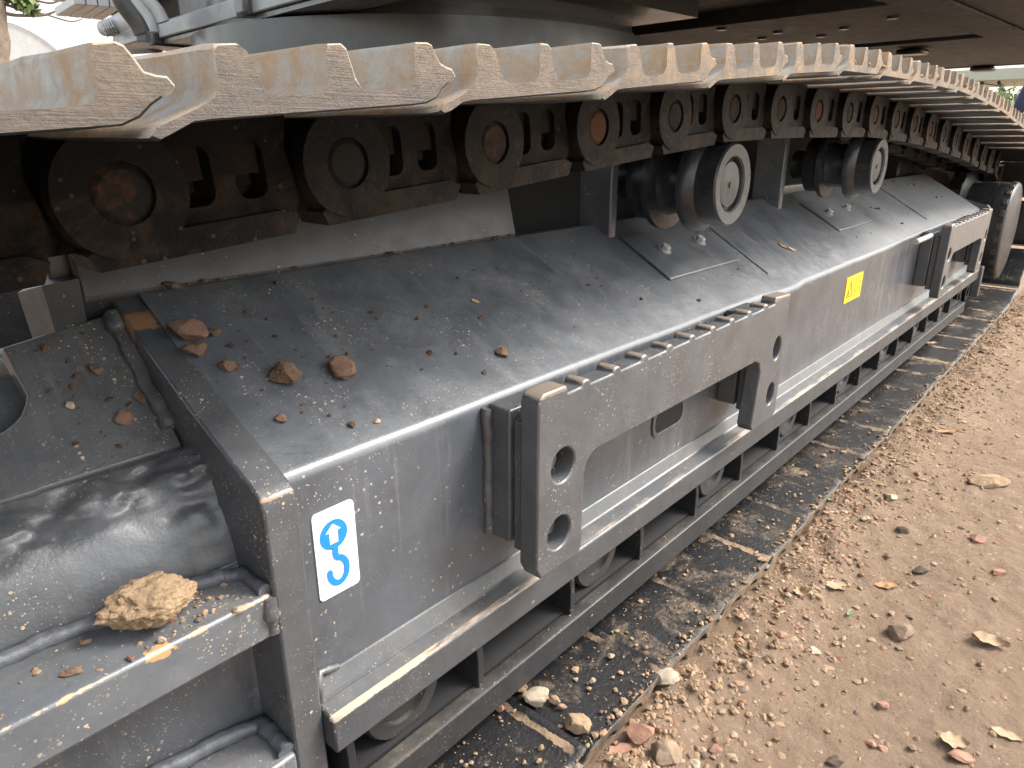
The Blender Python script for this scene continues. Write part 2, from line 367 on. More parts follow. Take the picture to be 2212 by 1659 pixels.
def circ(cx, cy, r, n=24, ry=None): return [(cx+r*math.cos(2*math.pi*k/n), cy+(ry or r)*math.sin(2*math.pi*k/n)) for k in range(n)]
def rrect(x0, x1, y0, y1, r, n=4):
    out = []
    for cx, cy, a in ((x1-r, y1-r, 0), (x0+r, y1-r, 90), (x0+r, y0+r, 180), (x1-r, y0+r, 270)):
        out += [(cx+r*math.cos(R(a+90*k/n)), cy+r*math.sin(R(a+90*k/n))) for k in range(n+1)]
    return out
def nz(p, s, oct_=4): return mnoise.fractal(Vector(p)*s, 1.0, 2.1, oct_)      # about -1..1
_ico = {}
def ico(sub):
    if sub not in _ico:
        bm = bmesh.new(); bmesh.ops.create_icosphere(bm, subdivisions=sub, radius=1)
        _ico[sub] = (np.array([v.co[:] for v in bm.verts]), [tuple(v.index for v in f.verts) for f in bm.faces]); bm.free()
    return _ico[sub]
def rock(seed, dims, sub=4, cuts=12, rough=.08, layers=0):
    """a broken stone: a ball cut by random planes and roughened; returns verts with the base at z = 0"""
    rr = random.Random(seed); v, f = ico(sub); v = v.copy()
    for _ in range(cuts):
        n = np.array([rr.gauss(0, 1) for _ in range(3)]); n /= np.linalg.norm(n); d = rr.uniform(.55, .9)
        k = np.maximum(0, v@n-d); v -= k[:, None]*n
    o = np.array([rr.uniform(-50, 50) for _ in range(3)])
    if rough:
        disp = np.array([nz(p+o, 1.6, 5)*.9+nz(p+o, 5, 3)*.45 for p in v]); ln = np.linalg.norm(v, axis=1, keepdims=True)
        v = v*(1+rough*disp[:, None])
    if layers:
        v[:, 2] += .0
        lay = np.sin(v[:, 2]*layers+v[:, 0]*1.3+np.array([nz(p+o, 1.5, 3) for p in v])*2.5)
        v[:, :2] *= (1+.05*np.sign(lay)*np.abs(lay)**.5)[:, None]
    v -= (v.max(0)+v.min(0))/2; v /= (v.max(0)-v.min(0)); v *= np.array(dims)
    v[:, 2] -= v[:, 2].min()
    return v, f
def rock_obj(name, seed, dims, mat, loc, rotz=0, sub=4, cuts=12, rough=.08, layers=0, tilt=None, sink=.15):
    v, f = rock(seed, dims, sub, cuts, rough, layers); v = v.copy(); v[:, 2] -= dims[2]*sink
    o = MB().add(v, f).build(name, mat, None, angle=24)
    q = Matrix.Rotation(rotz, 3, 'Z')
    if tilt is not None: q = Vector((0, 0, 1)).rotation_difference(Vector(tilt)).to_matrix() @ q
    o.rotation_euler = q.to_euler(); o.location = tuple(loc); return o
def poly_rect_bumpy(): pass

# ================================================================== THE SETTING
# ---- ground: one sheet, fine near the machine, coarse towards the horizon
def axis(lo, hi, step, far):
    a = list(np.arange(lo, hi, step)); d = step; x = a[-1]
    while x < far: d *= 1.28; x += d; a.append(x)
    d = step; x = a[0]; b = []
    while x > -far: d *= 1.28; x -= d; b.append(x)
    return np.array(b[::-1]+a)
gx = np.r_[axis(.3, 6.2, .016, 700.)]; gx = np.sort(np.r_[gx[(gx < .45) | (gx > 2.4)], np.arange(.45, 2.4, .0085)]); gy = axis(-1.0, .56, .0105, 700.)
def ground_z(x, y):
    if x < -2 or x > 9 or y < -3 or y > 2.5: return 0.0
    z = .010*nz((x, y, 3.), 1.1, 3)+.007*nz((x, y, 9.), 5, 4)+.0055*nz((x, y, 4.), 17, 4)+.0035*nz((x, y, 8.), 48, 3)
    if y < .5:                                      # loose berm pushed up along the shoe ends
        k = math.exp(-((y-.38)/.085)**2)
        z += k*(.016+.016*nz((x, y, 1.), 8, 4)+.009*nz((x, y, 2.), 28, 3))
    z += .014*nz((x, y, 5.), .8, 2)
    e = min(1, max(0, (y-.435-.018*nz((x, 0, 6.), 6, 3))/.035)); z = z*(1-e)+(-.008)*e     # pressed flat under the shoes
    return z
gv = [(x, y, ground_z(x, y)) for x in gx for y in gy]; ny = len(gy)
gf = [(i*ny+j, (i+1)*ny+j, (i+1)*ny+j+1, i*ny+j+1) for i in range(len(gx)-1) for j in range(ny-1)]
g = MB(); g.v = gv; g.f = gf; g.mi = [0]*len(gf)
me = bpy.data.meshes.new('ground'); me.from_pydata(gv, [], gf); me.materials.append(M_SOIL)
me.polygons.foreach_set('use_smooth', [True]*len(me.polygons))
ground = bpy.data.objects.new('ground', me); C.objects.link(ground); tag(ground, 'dry sandy tan soil strewn with crumbs beside the excavator track', None, None, 'structure')

# ================================================================== THE EXCAVATOR
ex = empty('excavator', (2.2, 2.1, 0))
tag(ex, 'dark grey crawler excavator, its muddy track and steel track frame', 'excavator')
def E_(mb, name, mats, parent=None, bev=0, angle=35, segs=2):
    o = mb.build(name, mats, None, bev, angle, segs)
    par = parent or ex; o.parent = par; o.matrix_parent_inverse = Matrix.Translation(-Vector(ex.location)) if par is ex else Matrix()
    return o
# ---- track frame hull (roofed box section)
YW, YR = .62, .905
def arc_pts(c, r, a0, a1, n): return [(c[0]+r*math.cos(R(a0+(a1-a0)*k/n)), c[1]+r*math.sin(R(a0+(a1-a0)*k/n))) for k in range(n+1)]
# section: wall up, rounded bend, roof slope (30 deg) to the ridge, down the inner side
bend = arc_pts((YW+.020, .540), .020, 180, 120, 8)
sec = [(YW, .236), (YW, .40), (YW, .512)]+bend+[(.70, .597), (.80, .655), (YR, .716), (.925, .715), (.93, .40), (.93, .236)]
mb = MB(); xs = [.325+i*(4.24-.325)/60 for i in range(61)]; n = len(sec)
def seam_kink(x, q):       # the sheet is made of pieces that do not quite line up
    y, z = q; dy = 0
    if z > .52 and y < .7: dy = .004*math.sin(x*2.1+.5)+.003*nz((x, 0, 0), 2.5, 3)
    if 1.62 < x < 1.80 and z > .52 and y < .69: dy -= .006
    return (y+dy, z+dy*.5)
v = [(x, *seam_kink(x, q)) for x in xs for q in sec]
f = [(i*n+j, i*n+(j+1) % n, (i+1)*n+(j+1) % n, (i+1)*n+j) for i in range(60) for j in range(n)]
mi = [(1 if 10 <= j <= n-4 else 0) for i in range(60) for j in range(n)]
mb.v = v; mb.f = f+[tuple(range(n)), tuple(60*n+j for j in reversed(range(n)))]; mb.mi = mi+[0, 0]
hull = E_(mb, 'track_frame', [M_WALL, M_ROOF], angle=25)
# slot in the wall: dark inside painted as a flat black patch, lined by a rim
sl_ = rrect(1.108, 1.215, .352, .398, .018)
E_(MB().plate([rrect(1.10, 1.223, .344, .406, .022), sl_], YW-.004, YW-.0005), 'slot_rim', M_WALL, hull, .001)
E_(MB().prism(sl_, YW-.002, YW-.0006, 'y'), 'slot_dark_patch', M_PITCH, hull)
# bottom flange with its fillet
fl = [(.575, .206), (.575, .254), (.582, .257), (.606, .262), (.618, .285), (.628, .285), (.628, .206)]
o = E_(MB().prism(fl, .3325, 4.30, 'x'), 'bottom_flange', None, hull, .003)
def flange_mat():
    m = paint('flange_paint', base=(.052, .056, .062), dust=.40, spat=.7, rust=.3, streak=.2, rough=.40, coat=.12)
    t = m.node_tree; b = t.nodes['Principled BSDF']; P = pos(t); s = nd(t, 'ShaderNodeSeparateXYZ'); lk(t, P, s.inputs[0])
    # paint worn through along the outer arris
    near = mth(t, 'MULTIPLY', mth(t, 'LESS_THAN', s.outputs[1], .584), mth(t, 'GREATER_THAN', s.outputs[2], mth(t, 'ADD', .2485, mth(t, 'MULTIPLY', noi(t, P, 40, 5), .009))))
    near = mth(t, 'MULTIPLY', near, ramp(t, noi(t, pos(t, (5, 30, 30)), 1.0, 8, .75), .47, .60))
    old = b.inputs['Base Color'].links[0].from_socket
    lk(t, mixc(t, mth(t, 'MULTIPLY', near, .8), old, mixc(t, noi(t, P, 25, 5), (.52, .30, .14), (.50, .45, .38))), b.inputs['Base Color'])
    return m
M_FLANGE = flange_mat(); o.data.materials.clear(); o.data.materials.append(M_FLANGE)
# weld beads of the frame
def bead(name, pts, r, parent=None, mat=None, step=.006):
    P_ = [Vector(p) for p in pts]; out = []
    for a, b in zip(P_[:-1], P_[1:]):
        k = max(1, int((b-a).length/step)); out += [a+(b-a)*i/k for i in range(k)]
    out.append(P_[-1]); rr = [r*(1+.07*math.sin(i*2.3)+.30*nz((i*.23, r*99, 0), 1, 3)) for i in range(len(out))]
    out = [p+Vector((nz((p.x, p.y, p.z), 40, 2), nz((p.y, p.z, p.x), 40, 2), nz((p.z, p.x, p.y), 40, 2)))*r*.25 for p in out]
    return E_(MB().tube(out, rr, 7), name, mat or M_WELD, parent or ex, angle=60)
bead('weld_bead', [(.34, YR+.012, .716), (1.03, YR+.012, .716)], .007, hull, M_ROOF)
bead('weld_bead', [(.338, .606, .225), (.338, .608, .285), (.345, .616, .295), (.37, .617, .287)], .005, hull, M_PLATE)
bead('weld_bead', [(.337, .616, .30), (.336, .617, .53)], .004, hull, M_PLATE)
# ---- end plate of the frame (near end) : follows the section
ep = [(.596, .02), (.596, .535), (.6, .553), (.612, .562), (.74, .622), (.905, .712), (.93, .712), (.93, .02)]
o = E_(MB().prism(ep, .293, .332, 'x'), 'end_plate', M_PLATE, hull, .003)
def endplate_mat():
    m = paint('end_plate_paint', base=(.055, .059, .065), dust=.25, spat=1.4, rust=.1, streak=.2, rough=.38)
    t = m.node_tree; b = t.nodes['Principled BSDF']; P = pos(t); s = nd(t, 'ShaderNodeSeparateXYZ'); lk(t, P, s.inputs[0])
    # bare rusty band near the ridge and rust on the lower corner
    d = mth(t, 'ABSOLUTE', mth(t, 'SUBTRACT', mth(t, 'ADD', s.outputs[1], mth(t, 'MULTIPLY', mth(t, 'SUBTRACT', noi(t, pos(t, (30, 90, 90)), 1, 6, .7), .5), .04)), .868))
    k = mth(t, 'MULTIPLY', mth(t, 'LESS_THAN', d, .012), mth(t, 'GREATER_THAN', s.outputs[2], .6))
    d2 = mth(t, 'MULTIPLY', mth(t, 'GREATER_THAN', s.outputs[2], mth(t, 'ADD', .545, mth(t, 'MULTIPLY', noi(t, P, 60, 5), .012))), mth(t, 'LESS_THAN', s.outputs[1], mth(t, 'ADD', .592, mth(t, 'MULTIPLY', noi(t, P, 45, 5), .02))))
    k = mth(t, 'MAXIMUM', k, d2)
    old = b.inputs['Base Color'].links[0].from_socket
    lk(t, mixc(t, mth(t, 'MULTIPLY', k, .85), old, mixc(t, noi(t, P, 70, 5), (.24, .115, .058), (.36, .21, .11))), b.inputs['Base Color'])
    return m
o.data.materials.clear(); o.data.materials.append(endplate_mat())
# far end plate with raised tab
ep2 = [(.585, .20), (.585, .56), (.60, .577), (.62, .575), (.90, .650), (.90, .72), (.95, .76), (1.03, .76), (1.03, .20)]
E_(MB().prism(ep2, 4.24, 4.27, 'x'), 'end_plate', M_PLATE, hull, .003)
E_(MB().box(4.262, 4.30, .56, .60, .11, .27), 'flange_end_hook', M_PLATE, hull, .006)
# ---- decals
sk = [ony(p, YW-.0018) for p in [(697, 1310), (780, 1248), (762, 1082), (668, 1113)]]
sx0, sx1 = .358, .4145; sz0, sz1 = .386, .501
dec = E_(MB().prism(rrect(sx0, sx1, sz0, sz1, .006), YW-.0016, YW+.001, 'y'), 'lifting_point_decal', M_WHITE, hull)
dec['label'] = 'white decal with blue hook and arrow symbol'
def S(u, v_): return (sx0+u*(sx1-sx0), sz0+v_*(sz1-sz0))
cu, cv, ru, rv = .46, .70, .33, .165
arrow = [S(*q) for q in [(.46, .83), (.66, .735), (.565, .735), (.565, .60), (.355, .60), (.355, .735), (.26, .735)]]
E_(MB().plate([[S(cu+ru*math.cos(a*math.pi/16), cv+rv*math.sin(a*math.pi/16)) for a in range(32)], arrow], YW-.0022, YW-.0012), 'hook_ring', M_BLUE, dec)
pth = [(.46, .56), (.46, .47), (.49, .43), (.60, .40), (.68, .34), (.70, .27), (.66, .19), (.56, .14), (.45, .135), (.35, .17), (.29, .23), (.28, .29)]
def smooth(pts, k=4):
    out = []
    for i in range(len(pts)-1):
        p0, p1, p2, p3 = (np.array(pts[max(0, min(len(pts)-1, j))]) for j in (i-1, i, i+1, i+2))
        for s_ in range(k):
            u = s_/k; out.append(tuple(.5*((2*p1)+(-p0+p2)*u+(2*p0-5*p1+4*p2-p3)*u*u+(-p0+3*p1-3*p2+p3)*u**3)))
    return out+[tuple(pts[-1])]
hp = [np.array(S(*q)) for q in smooth(pth, 4)]; L, Rr = [], []
for i, q in enumerate(hp):
    d = hp[min(i+1, len(hp)-1)]-hp[max(i-1, 0)]; d = d/np.linalg.norm(d); nn = np.array([-d[1], d[0]])*.0037
    L.append(tuple(q+nn)); Rr.append(tuple(q-nn))
d = hp[-1]-hp[-2]; d /= np.linalg.norm(d); cap = [tuple(hp[-1]+.0037*(np.array([-d[1], d[0]])*math.cos(a)+d*math.sin(a))) for a in (.5, 1.05, 1.57, 2.1, 2.6)]
E_(MB().prism(L+cap+Rr[::-1], YW-.0027, YW-.0012, 'y'), 'hook_symbol', M_BLUE, dec)
yd = E_(MB().prism(rrect(2.192, 2.346, .4235, .502, .004), YW-.0016, YW+.001, 'y'), 'warning_decal', M_YEL, hull)
yd['label'] = 'yellow warning decal with a triangle'
tri_o = [(2.205, .440), (2.262, .440), (2.2335, .489)]; tri_i = [(2.210, .4425), (2.257, .4425), (2.2335, .4835)]
E_(MB().plate([tri_o, tri_i], YW-.0022, YW-.0012), 'warning_triangle', M_BLK, yd)
E_(MB().prism([(2.216, .446), (2.224, .446), (2.229, .456), (2.225, .458)], YW-.0022, YW-.0012, 'y'), 'warning_mark', M_BLK, yd)
E_(MB().plate([rrect(2.280, 2.330, .446, .490, .004), rrect(2.2815, 2.3285, .4475, .4885, .003)], YW-.0022, YW-.0012), 'warning_panel', M_BLK, yd)

# ---- step brackets bolted to the frame
def bracket_mesh():
    x1 = .838
    top = [(x1, .586)]
    # toothed tread: shallow notches with small round-topped teeth
    nt_ = 9; xs_ = [.060+i*(.745-.060)/nt_ for i in range(nt_+1)]
    prof = [(.0, .02), (.01, .0), (.100, .0), (.106, .01), (.106, .130), (.112, .148), (.130, .160), (.690, .160), (.712, .152), (.722, .130), (.708, .012), (.716, .0), (.828, .0), (.838, .01), (.838, .278), (.760, .282), (.757, .268)]
    for i in reversed(range(nt_)):
        xa, xb = xs_[i], xs_[i+1]; c = (xa+xb)/2
        if i < nt_-0: prof += [(c+.016, .268), (c+.014, .274), (c+.006, .277), (c-.003, .275), (c-.006, .268)]
    prof += [(.062, .268), (.058, .280), (.012, .280), (.003, .275), (.0, .265)]
    holes = [circ(.055, .163, .026, 24, .026), circ(.050, .058, .026, 24, .026), circ(.800, .165, .020, 20, .026), circ(.795, .062, .020, 20, .026)]
    return MB().plate([prof]+holes, .524, .556).mesh('step_bracket', M_PLATE, 30)
def bracket_mat():
    m = paint('bracket_paint', base=(.068, .072, .078), dust=.25, spat=1.0, rust=.12, streak=.3, rough=.40, bumpy=.3)
    t = m.node_tree; b = t.nodes['Principled BSDF']; P = pos(t); s = nd(t, 'ShaderNodeSeparateXYZ'); lk(t, P, s.inputs[0])
    k = mth(t, 'GREATER_THAN', s.outputs[2], mth(t, 'ADD', .573, mth(t, 'MULTIPLY', noi(t, P, 45, 6, .7), .016)))   # tread worn through the paint
    old = b.inputs['Base Color'].links[0].from_socket
    lk(t, mixc(t, mth(t, 'MULTIPLY', k, .75), old, mixc(t, noi(t, P, 60, 5), (.30, .21, .13), (.20, .19, .18))), b.inputs['Base Color'])
    return m
bmesh_ = bracket_mesh(); bmesh_.materials.clear(); bmesh_.materials.append(bracket_mat())
def make_bracket(x, z, lab):
    o = bpy.data.objects.new('step_bracket', bmesh_); C.objects.link(o); o.parent = ex
    o.matrix_parent_inverse = Matrix.Translation(-Vector(ex.location)); o.location = (x, 0, z); bevel(o, .003, 2); o['label'] = lab
    for xa, xb in ((.004, .100), (.735, .835)):
        q = MB().box(xa, xb, .578, .6195, .040, .245).build('mount_block', M_PLATE, o, .003)
        q2 = MB().box(xa+.006, xb-.004, .5565, .576, .030, .232).build('spacer_block', M_PLATE, o, .002)
        for zz in (.163, .060):
            hx = (xa+xb)/2
            MB().prism(circ(hx, zz, .016, 6), .545, .560, 'y').build('bolt_head', M_RFACE if xa < .3 else M_PLATE, o, .001)
    return o
b1 = make_bracket(.640, .308, 'dark grey step bracket between the hook decal and the yellow decal')
b2 = make_bracket(3.035, .312, 'dusty step bracket beyond the yellow decal')
bead('weld_bead', [(.640, .616, .352), (.640, .616, .548)], .008, ex, M_PLATE)
E_(MB().tube([(2.80, .585, .548), (3.02, .585, .548)], .010, 10), 'grease_pipe', M_STEEL)

# ---- bottom guard : rail, ribs, rollers
rail = [(.575, .070), (.575, .118), (.580, .120), (.60, .120), (.60, .070)]
M_GUARD = paint('guard_paint', base=(.017, .018, .020), dust=.3, spat=.4, rust=.3, streak=0, rough=.42, coat=.1, spec=.4)
gr = E_(MB().prism(rail, .30, 4.05, 'x'), 'guard_rail', M_GUARD, None, .002)
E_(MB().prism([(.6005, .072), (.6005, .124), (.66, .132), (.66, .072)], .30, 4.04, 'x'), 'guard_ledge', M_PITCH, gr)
for x in [.36]+[.591+.2245*i for i in range(15)]:
    x += .01*nz((x, 0, 0), 7, 2)
    E_(MB().prism([(.588, .119), (.588, .17), (.592, .21), (.66, .21), (.66, .119)], x-.006, x+.006, 'x'), 'guard_rib', M_GUARD, gr, .0015)
E_(MB().box(.335, 4.05, .662, .668, .10, .235), 'guard_dark_sheet', M_PITCH, gr)  # black sheet put in for the shade between the ribs
for x in [.46, .915, 1.37, 1.82, 2.28, 2.73, 3.18, 3.64]:
    r = E_(MB().lathe([(.0, .612), (.040, .612), (.042, .606), (.062, .606), (.066, .612), (.066, .66), (.085, .665), (.085, .78)], x, .185, 32), 'track_roller', M_DARK, None)

# ---- near end: nose casting, shelves, C-cut plate
NA, NB, NC = (.293, .905, .700), (.172, .90, .686), (.20, .77, .566)
def nose_pt(p): return onp(p, NA, NB, NC)
cc = [nose_pt(p) for p in [(0, 934), (11, 928), (30, 913), (46, 895), (54, 874), (58, 852), (50, 838), (32, 806), (11, 765), (2, 750)]]
nrm = np.cross(np.array(NB)-NA, np.array(NC)-NA); nrm /= np.linalg.norm(nrm); nrm *= np.sign(nrm[2])
top = [np.array((.293, .905, .700))]
low = [nose_pt((395, 962)), nose_pt((240, 1010)), nose_pt((90, 1058)), nose_pt((78, 1064)), nose_pt((0, 1088)), nose_pt((-160, 1135))]
outl = [top[0]]+low+[nose_pt((-170, 960))]+cc
# outline in a 2D frame of the plane
u0 = np.array([1., 0, 0]); u0 -= nrm*(u0@nrm); u0 /= np.linalg.norm(u0); v0 = np.cross(nrm, u0); org = np.array(NC)
p2 = [((q-org)@u0, (q-org)@v0) for q in outl]
tri = fill2d([p2])
mb = MB(); n = len(p2); v3 = [org+u0*a+v0*b for a, b in p2]
mb.v = [tuple(q) for q in v3]+[tuple(q-nrm*.028) for q in v3]
mb.f = [tuple(t) for t in tri]+[tuple(n+i for i in reversed(t)) for t in tri]+[(i, (i+1) % n, n+(i+1) % n, n+i) for i in range(n)]
mb.mi = [0]*len(mb.f)
nose = E_(mb, 'idler_guard_plate', M_NOSE, None, .003)
# body below the plate: bend and wall, with the lumpy weld above the bend
pr = [((.91, .640), (.91, .655)), ((.80, .575), (.80, .572)), ((.765, .545), (.772, .552)), ((.745, .532), (.745, .545)), ((.728, .522), (.722, .530)), ((.714, .506), (.704, .510)), ((.704, .482), (.690, .484)), ((.698, .45), (.677, .45)), ((.696, .40), (.670, .40)), ((.696, .02), (.670, .02))]
def lerp(a, b, t): return a+(b-a)*t
fine = smooth([q[0]+q[1] for q in pr], 6); NX = 70; vv = []
for i in range(NX+1):
    t_ = i/NX; x = lerp(-.12, .293, t_)
    for k, q in enumerate(fine):
        tt = max(0, (x-.08)/.213); y, z = lerp(q[0], q[2], tt), lerp(q[1], q[3], tt)
        s_ = k/(len(fine)-1)*9       # 0..9 along the section
        wz = math.exp(-((s_-2.6)/1.3)**2)+1.0*math.exp(-((x-.293)/.05)**2)*math.exp(-((s_-3.5)/2.2)**2)
        a = wz*(.015*nz((x*1.5, y*2, z*2), 15, 4)+.007*abs(nz((x, y, z), 55, 4)))+.001*nz((x, y, z), 25, 3)
        a += .016*math.exp(-((x-.293)/.035)**2)*math.exp(-((s_-4)/2.5)**2)      # built-up fillet against the end plate
        vv.append((x, y-a*.8, z+a*.6))
m_ = len(fine); mb = MB(); mb.v = vv; mb.f = [(i*m_+k, (i+1)*m_+k, (i+1)*m_+k+1, i*m_+k+1) for i in range(NX) for k in range(m_-1)]; mb.mi = [0]*len(mb.f)
E_(mb, 'nose_casting', M_NOSE, None, angle=80)
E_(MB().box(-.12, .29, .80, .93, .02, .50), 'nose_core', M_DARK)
shelf = E_(MB().box(-.12, .2925, .600, .694, .392, .445), 'nose_shelf', M_SHELF, None, .004)
def shelf_mat():
    m = paint('shelf_top_paint', base=(.09, .099, .11), dust=.45, spat=1.5, rust=.7, streak=.1, rough=.34, bumpy=.4)
    t = m.node_tree; b = t.nodes['Principled BSDF']; P = pos(t); s = nd(t, 'ShaderNodeSeparateXYZ'); lk(t, P, s.inputs[0])
    # rust creeping along the outer arris, with one large chip
    e = mth(t, 'ADD', mth(t, 'MULTIPLY', mth(t, 'SUBTRACT', s.outputs[1], .6), 1.0), mth(t, 'MULTIPLY', mth(t, 'SUBTRACT', .445, s.outputs[2]), 1.0))
    k = mth(t, 'LESS_THAN', e, mth(t, 'MULTIPLY', ramp(t, noi(t, P, 28, 6, .7), .35, .75), .007))
    ch = nd(t, 'ShaderNodeVectorMath', operation='DISTANCE'); lk(t, P, ch.inputs[0]); ch.inputs[1].default_value = (.176, .600, .444)
    k2 = mth(t, 'LESS_THAN', mth(t, 'ADD', ch.outputs['Value'], mth(t, 'MULTIPLY', noi(t, P, 55, 6, .7), .045)), .034)
    k = mth(t, 'MAXIMUM', k, k2)
    old = b.inputs['Base Color'].links[0].from_socket
    lk(t, mixc(t, mth(t, 'MULTIPLY', k, .8), old, mixc(t, noi(t, P, 60, 5), (.40, .17, .05), (.55, .38, .20))), b.inputs['Base Color'])
    return m
shelf.data.materials.clear(); shelf.data.materials.append(shelf_mat())
shelf2 = E_(MB().box(-.12, .2925, .594, .69, .17, .228), 'nose_shelf', M_SHELF, None, .004)
bead('weld_bead', [(-.12, .690, .449), (.10, .690, .449), (.270, .664, .449)], .009, shelf)
bead('weld_bead', [(.270, .664, .449), (.287, .650, .448), (.288, .606, .447)], .008, shelf)
bead('weld_bead', [(.290, .604, .440), (.290, .602, .395)], .009, shelf, M_PLATE)
bead('weld_bead', [(.02, .694, .236), (.255, .668, .236), (.284, .655, .234), (.286, .60, .231)], .010, shelf2)
bead('weld_bead', [(.288, .90, .700), (.288, .84, .640), (.288, .78, .585)], .010, nose, M_NOSE)

# ---- carrier rollers, posts and cover plates
def roof_z(y): return .597+(y-.70)*.5795
def carrier(x, z, lab):
    pf = [(.0, .652), (.043, .652), (.045, .653), (.046, .661), (.053, .661), (.0545, .650), (.057, .646), (.079, .644), (.082, .648), (.083, .69), (.095, .70), (.100, .71), (.100, .722), (.070, .728), (.066, .74), (.066, .772), (.070, .784), (.100, .790), (.100, .803), (.083, .812), (.082, .85), (.045, .86), (.045, .90)]
    mis = [1, 1, 0, 0, 0, 1, 1]+[0]*20  # groove takes the darker paint to imitate its shading
    r = E_(MB().lathe(pf, x, z, 56, mis[:len(pf)-1]), 'carrier_roller', [M_ROLLER, M_RFACE], None); r['label'] = lab
    E_(MB().lathe([(0, .649), (.006, .649), (.006, .653)], x, z, 12), 'grease_plug', M_BLK, r)
    return r
carrier(1.405, .806, 'carrier roller with rust streaks nearer the hook decal'); carrier(2.420, .812, 'carrier roller in the shade over the sanded cover plate')
def post(x0, x1, y0, y1, top_):
    return E_(MB().prism([(y0, roof_z(y0)-.01), (y0, top_), (y1, top_), (y1, .70)], x0, x1, 'x'), 'roller_post', M_ROOF, None, .005)
post(1.285, 1.312, .862, .945, .90); post(2.20, 2.23, .855, .945, .90)
def cover(x0, x1, y0, y1):
    h = .006; vv = []
    pr_ = [(y0, roof_z(y0)+.001), (y0, roof_z(y0)+h), (y1, roof_z(y1)+h), (y1, roof_z(y1)+.001)]
    c_ = E_(MB().prism(pr_, x0, x1, 'x'), 'cover_plate', M_ROOF, None, .0015)
    for bx, by in ((x0+.095, .795), (x1-.075, .797)):
        p = Vector((bx, by, roof_z(by)+h)); up = Vector((0, -.5, .866))
        E_(MB().tube([p, p+up*.002], .017, 16), 'washer', M_STEEL, c_)
        E_(MB().tube([p+up*.0022, p+up*.012], .0115, 6), 'bolt_head', M_STEEL, c_, .001)
    return c_
cover(1.315, 1.655, .722, .852); cover(2.39, 2.75, .722, .856)
# sheet seams across the roof
for x in (1.70, 3.3):
    bead('weld_bead', [(x, .665, roof_z(.665)+.001), (x+.01, .90, roof_z(.90)+.001)], .003, hull, M_ROOF)

# ---- car body : legs, tub
lg = E_(MB().prism([(.905, .719), (.925, .80), (.955, .90), (.99, .90), (.99, .66), (.935, .66)], .262, 1.03, 'x'), 'car_body_leg', M_LEG, None, .004)
E_(MB().prism([(.24, .932), (1.028, .932), (1.5, 1.4), (.95, 1.4), (.24, 1.0)], .48, .88, 'z'), 'leg_box', M_DARK, lg, .004)
E_(MB().add([(.223, .90, .743), (.22, .995, .722), (.24, .995, .45), (.24, .90, .45), (.262, .904, .745), (.262, .904, .72), (.262, .99, .745), (.262, .93, .45), (.262, .99, .45)],
   [(0, 1, 2, 3), (0, 4, 6, 1), (0, 3, 7, 5, 4), (1, 6, 8, 2)]), 'leg_end_plate', M_LEG, lg, 0)
leg2 = [(.935, .60), (.935, .74), (1.1, .90), (1.4, .98), (1.4, .5), (.935, .50)]
E_(MB().prism(leg2, 2.3, 3.5, 'x'), 'car_body_leg', M_DARK, None, .006)
TX, TY, TR = 1.9, 2.11, .80
E_(MB().box(.9, 2.9, 1.3, 2.9, .5, 1.0), 'car_body', M_PITCH, None, .01)  # coloured near black to paint in the deep shade under the machine
def ring_z(prof, cx, cy, n=72):
    v, f = [], []
    for r, z in prof: v += [(cx+r*math.cos(2*math.pi*k/n), cy+r*math.sin(2*math.pi*k/n), z) for k in range(n)]
    for i in range(len(prof)-1): f += [(i*n+k, i*n+(k+1) % n, (i+1)*n+(k+1) % n, (i+1)*n+k) for k in range(n)]
    return MB().add(v, f)
tub = E_(ring_z([(TR+.02, .95), (TR+.02, .99), (TR, .995), (TR, 1.20), (TR-.03, 1.203), (TR-.06, 1.21), (TR-.06, 1.30)], TX, TY), 'swing_tub', M_BODY, None)
E_(MB().tube([(TX-TR*.78-.0, TY-TR*.63, 1.01), (TX-TR*.78-.012, TY-TR*.63-.01, 1.01)], .010, 10), 'drain_hole', M_BLK, tub)  # black disc stands in for the hole's dark inside
# ---- upper structure, slewed four degrees
UA = R(4.2); UX = np.array([math.cos(UA), -math.sin(UA), 0]); UY = np.array([math.sin(UA), math.cos(UA), 0])
def U(a, b, z): return np.array([TX, TY, 0])+UX*a+UY*b+np.array([0, 0, z])
def ubox(a0, a1, b0, b1, z0, z1, name, mat, parent=None, bev=.004):
    v = [U(a, b, z) for a in (a0, a1) for b in (b0, b1) for z in (z0, z1)]
    return E_(MB().add(v, [(0, 1, 3, 2), (4, 6, 7, 5), (0, 4, 5, 1), (2, 3, 7, 6), (0, 2, 6, 4), (1, 5, 7, 3)]), name, mat, parent, bev)
def U2(pt): d = np.array(pt[:2])-np.array([TX, TY]); return (d@UX[:2], d@UY[:2])

ZU = 1.30
upper = ubox(-.70, 3.53, -1.60, 1.6, 1.42, 1.75, 'upper_frame', M_UNDER)
ubox(.50, .885, -1.29, .9, 1.345, 1.419, 'belly_beam', M_UNDER, upper)
pa = ubox(.90, 1.88, -1.29, .9, ZU, 1.419, 'belly_panel', M_UNDER, upper)
pb = ubox(2.03, 3.50, -1.29, .9, ZU, 1.419, 'belly_panel', M_UNDER, upper)
ubox(3.505, 3.56, -1.60, 1.4, ZU-.004, 1.5, 'rear_lip', M_DARK, upper)
ubox(-.2, 3.50, -1.432, -1.305, ZU-.012, 1.419, 'side_rail', M_UNDER, upper)
ubox(-.4, 3.50, -1.60, -1.440, ZU+.004, 1.419, 'side_skirt', M_UNDER, upper)
for a, b in ((2.23, -.93), (3.52, -.92)): ubox(a-.06, a+.06, b-.06, b+.06, ZU-.03, ZU-.005, 'drain_cover', M_DARK, upper, .02)
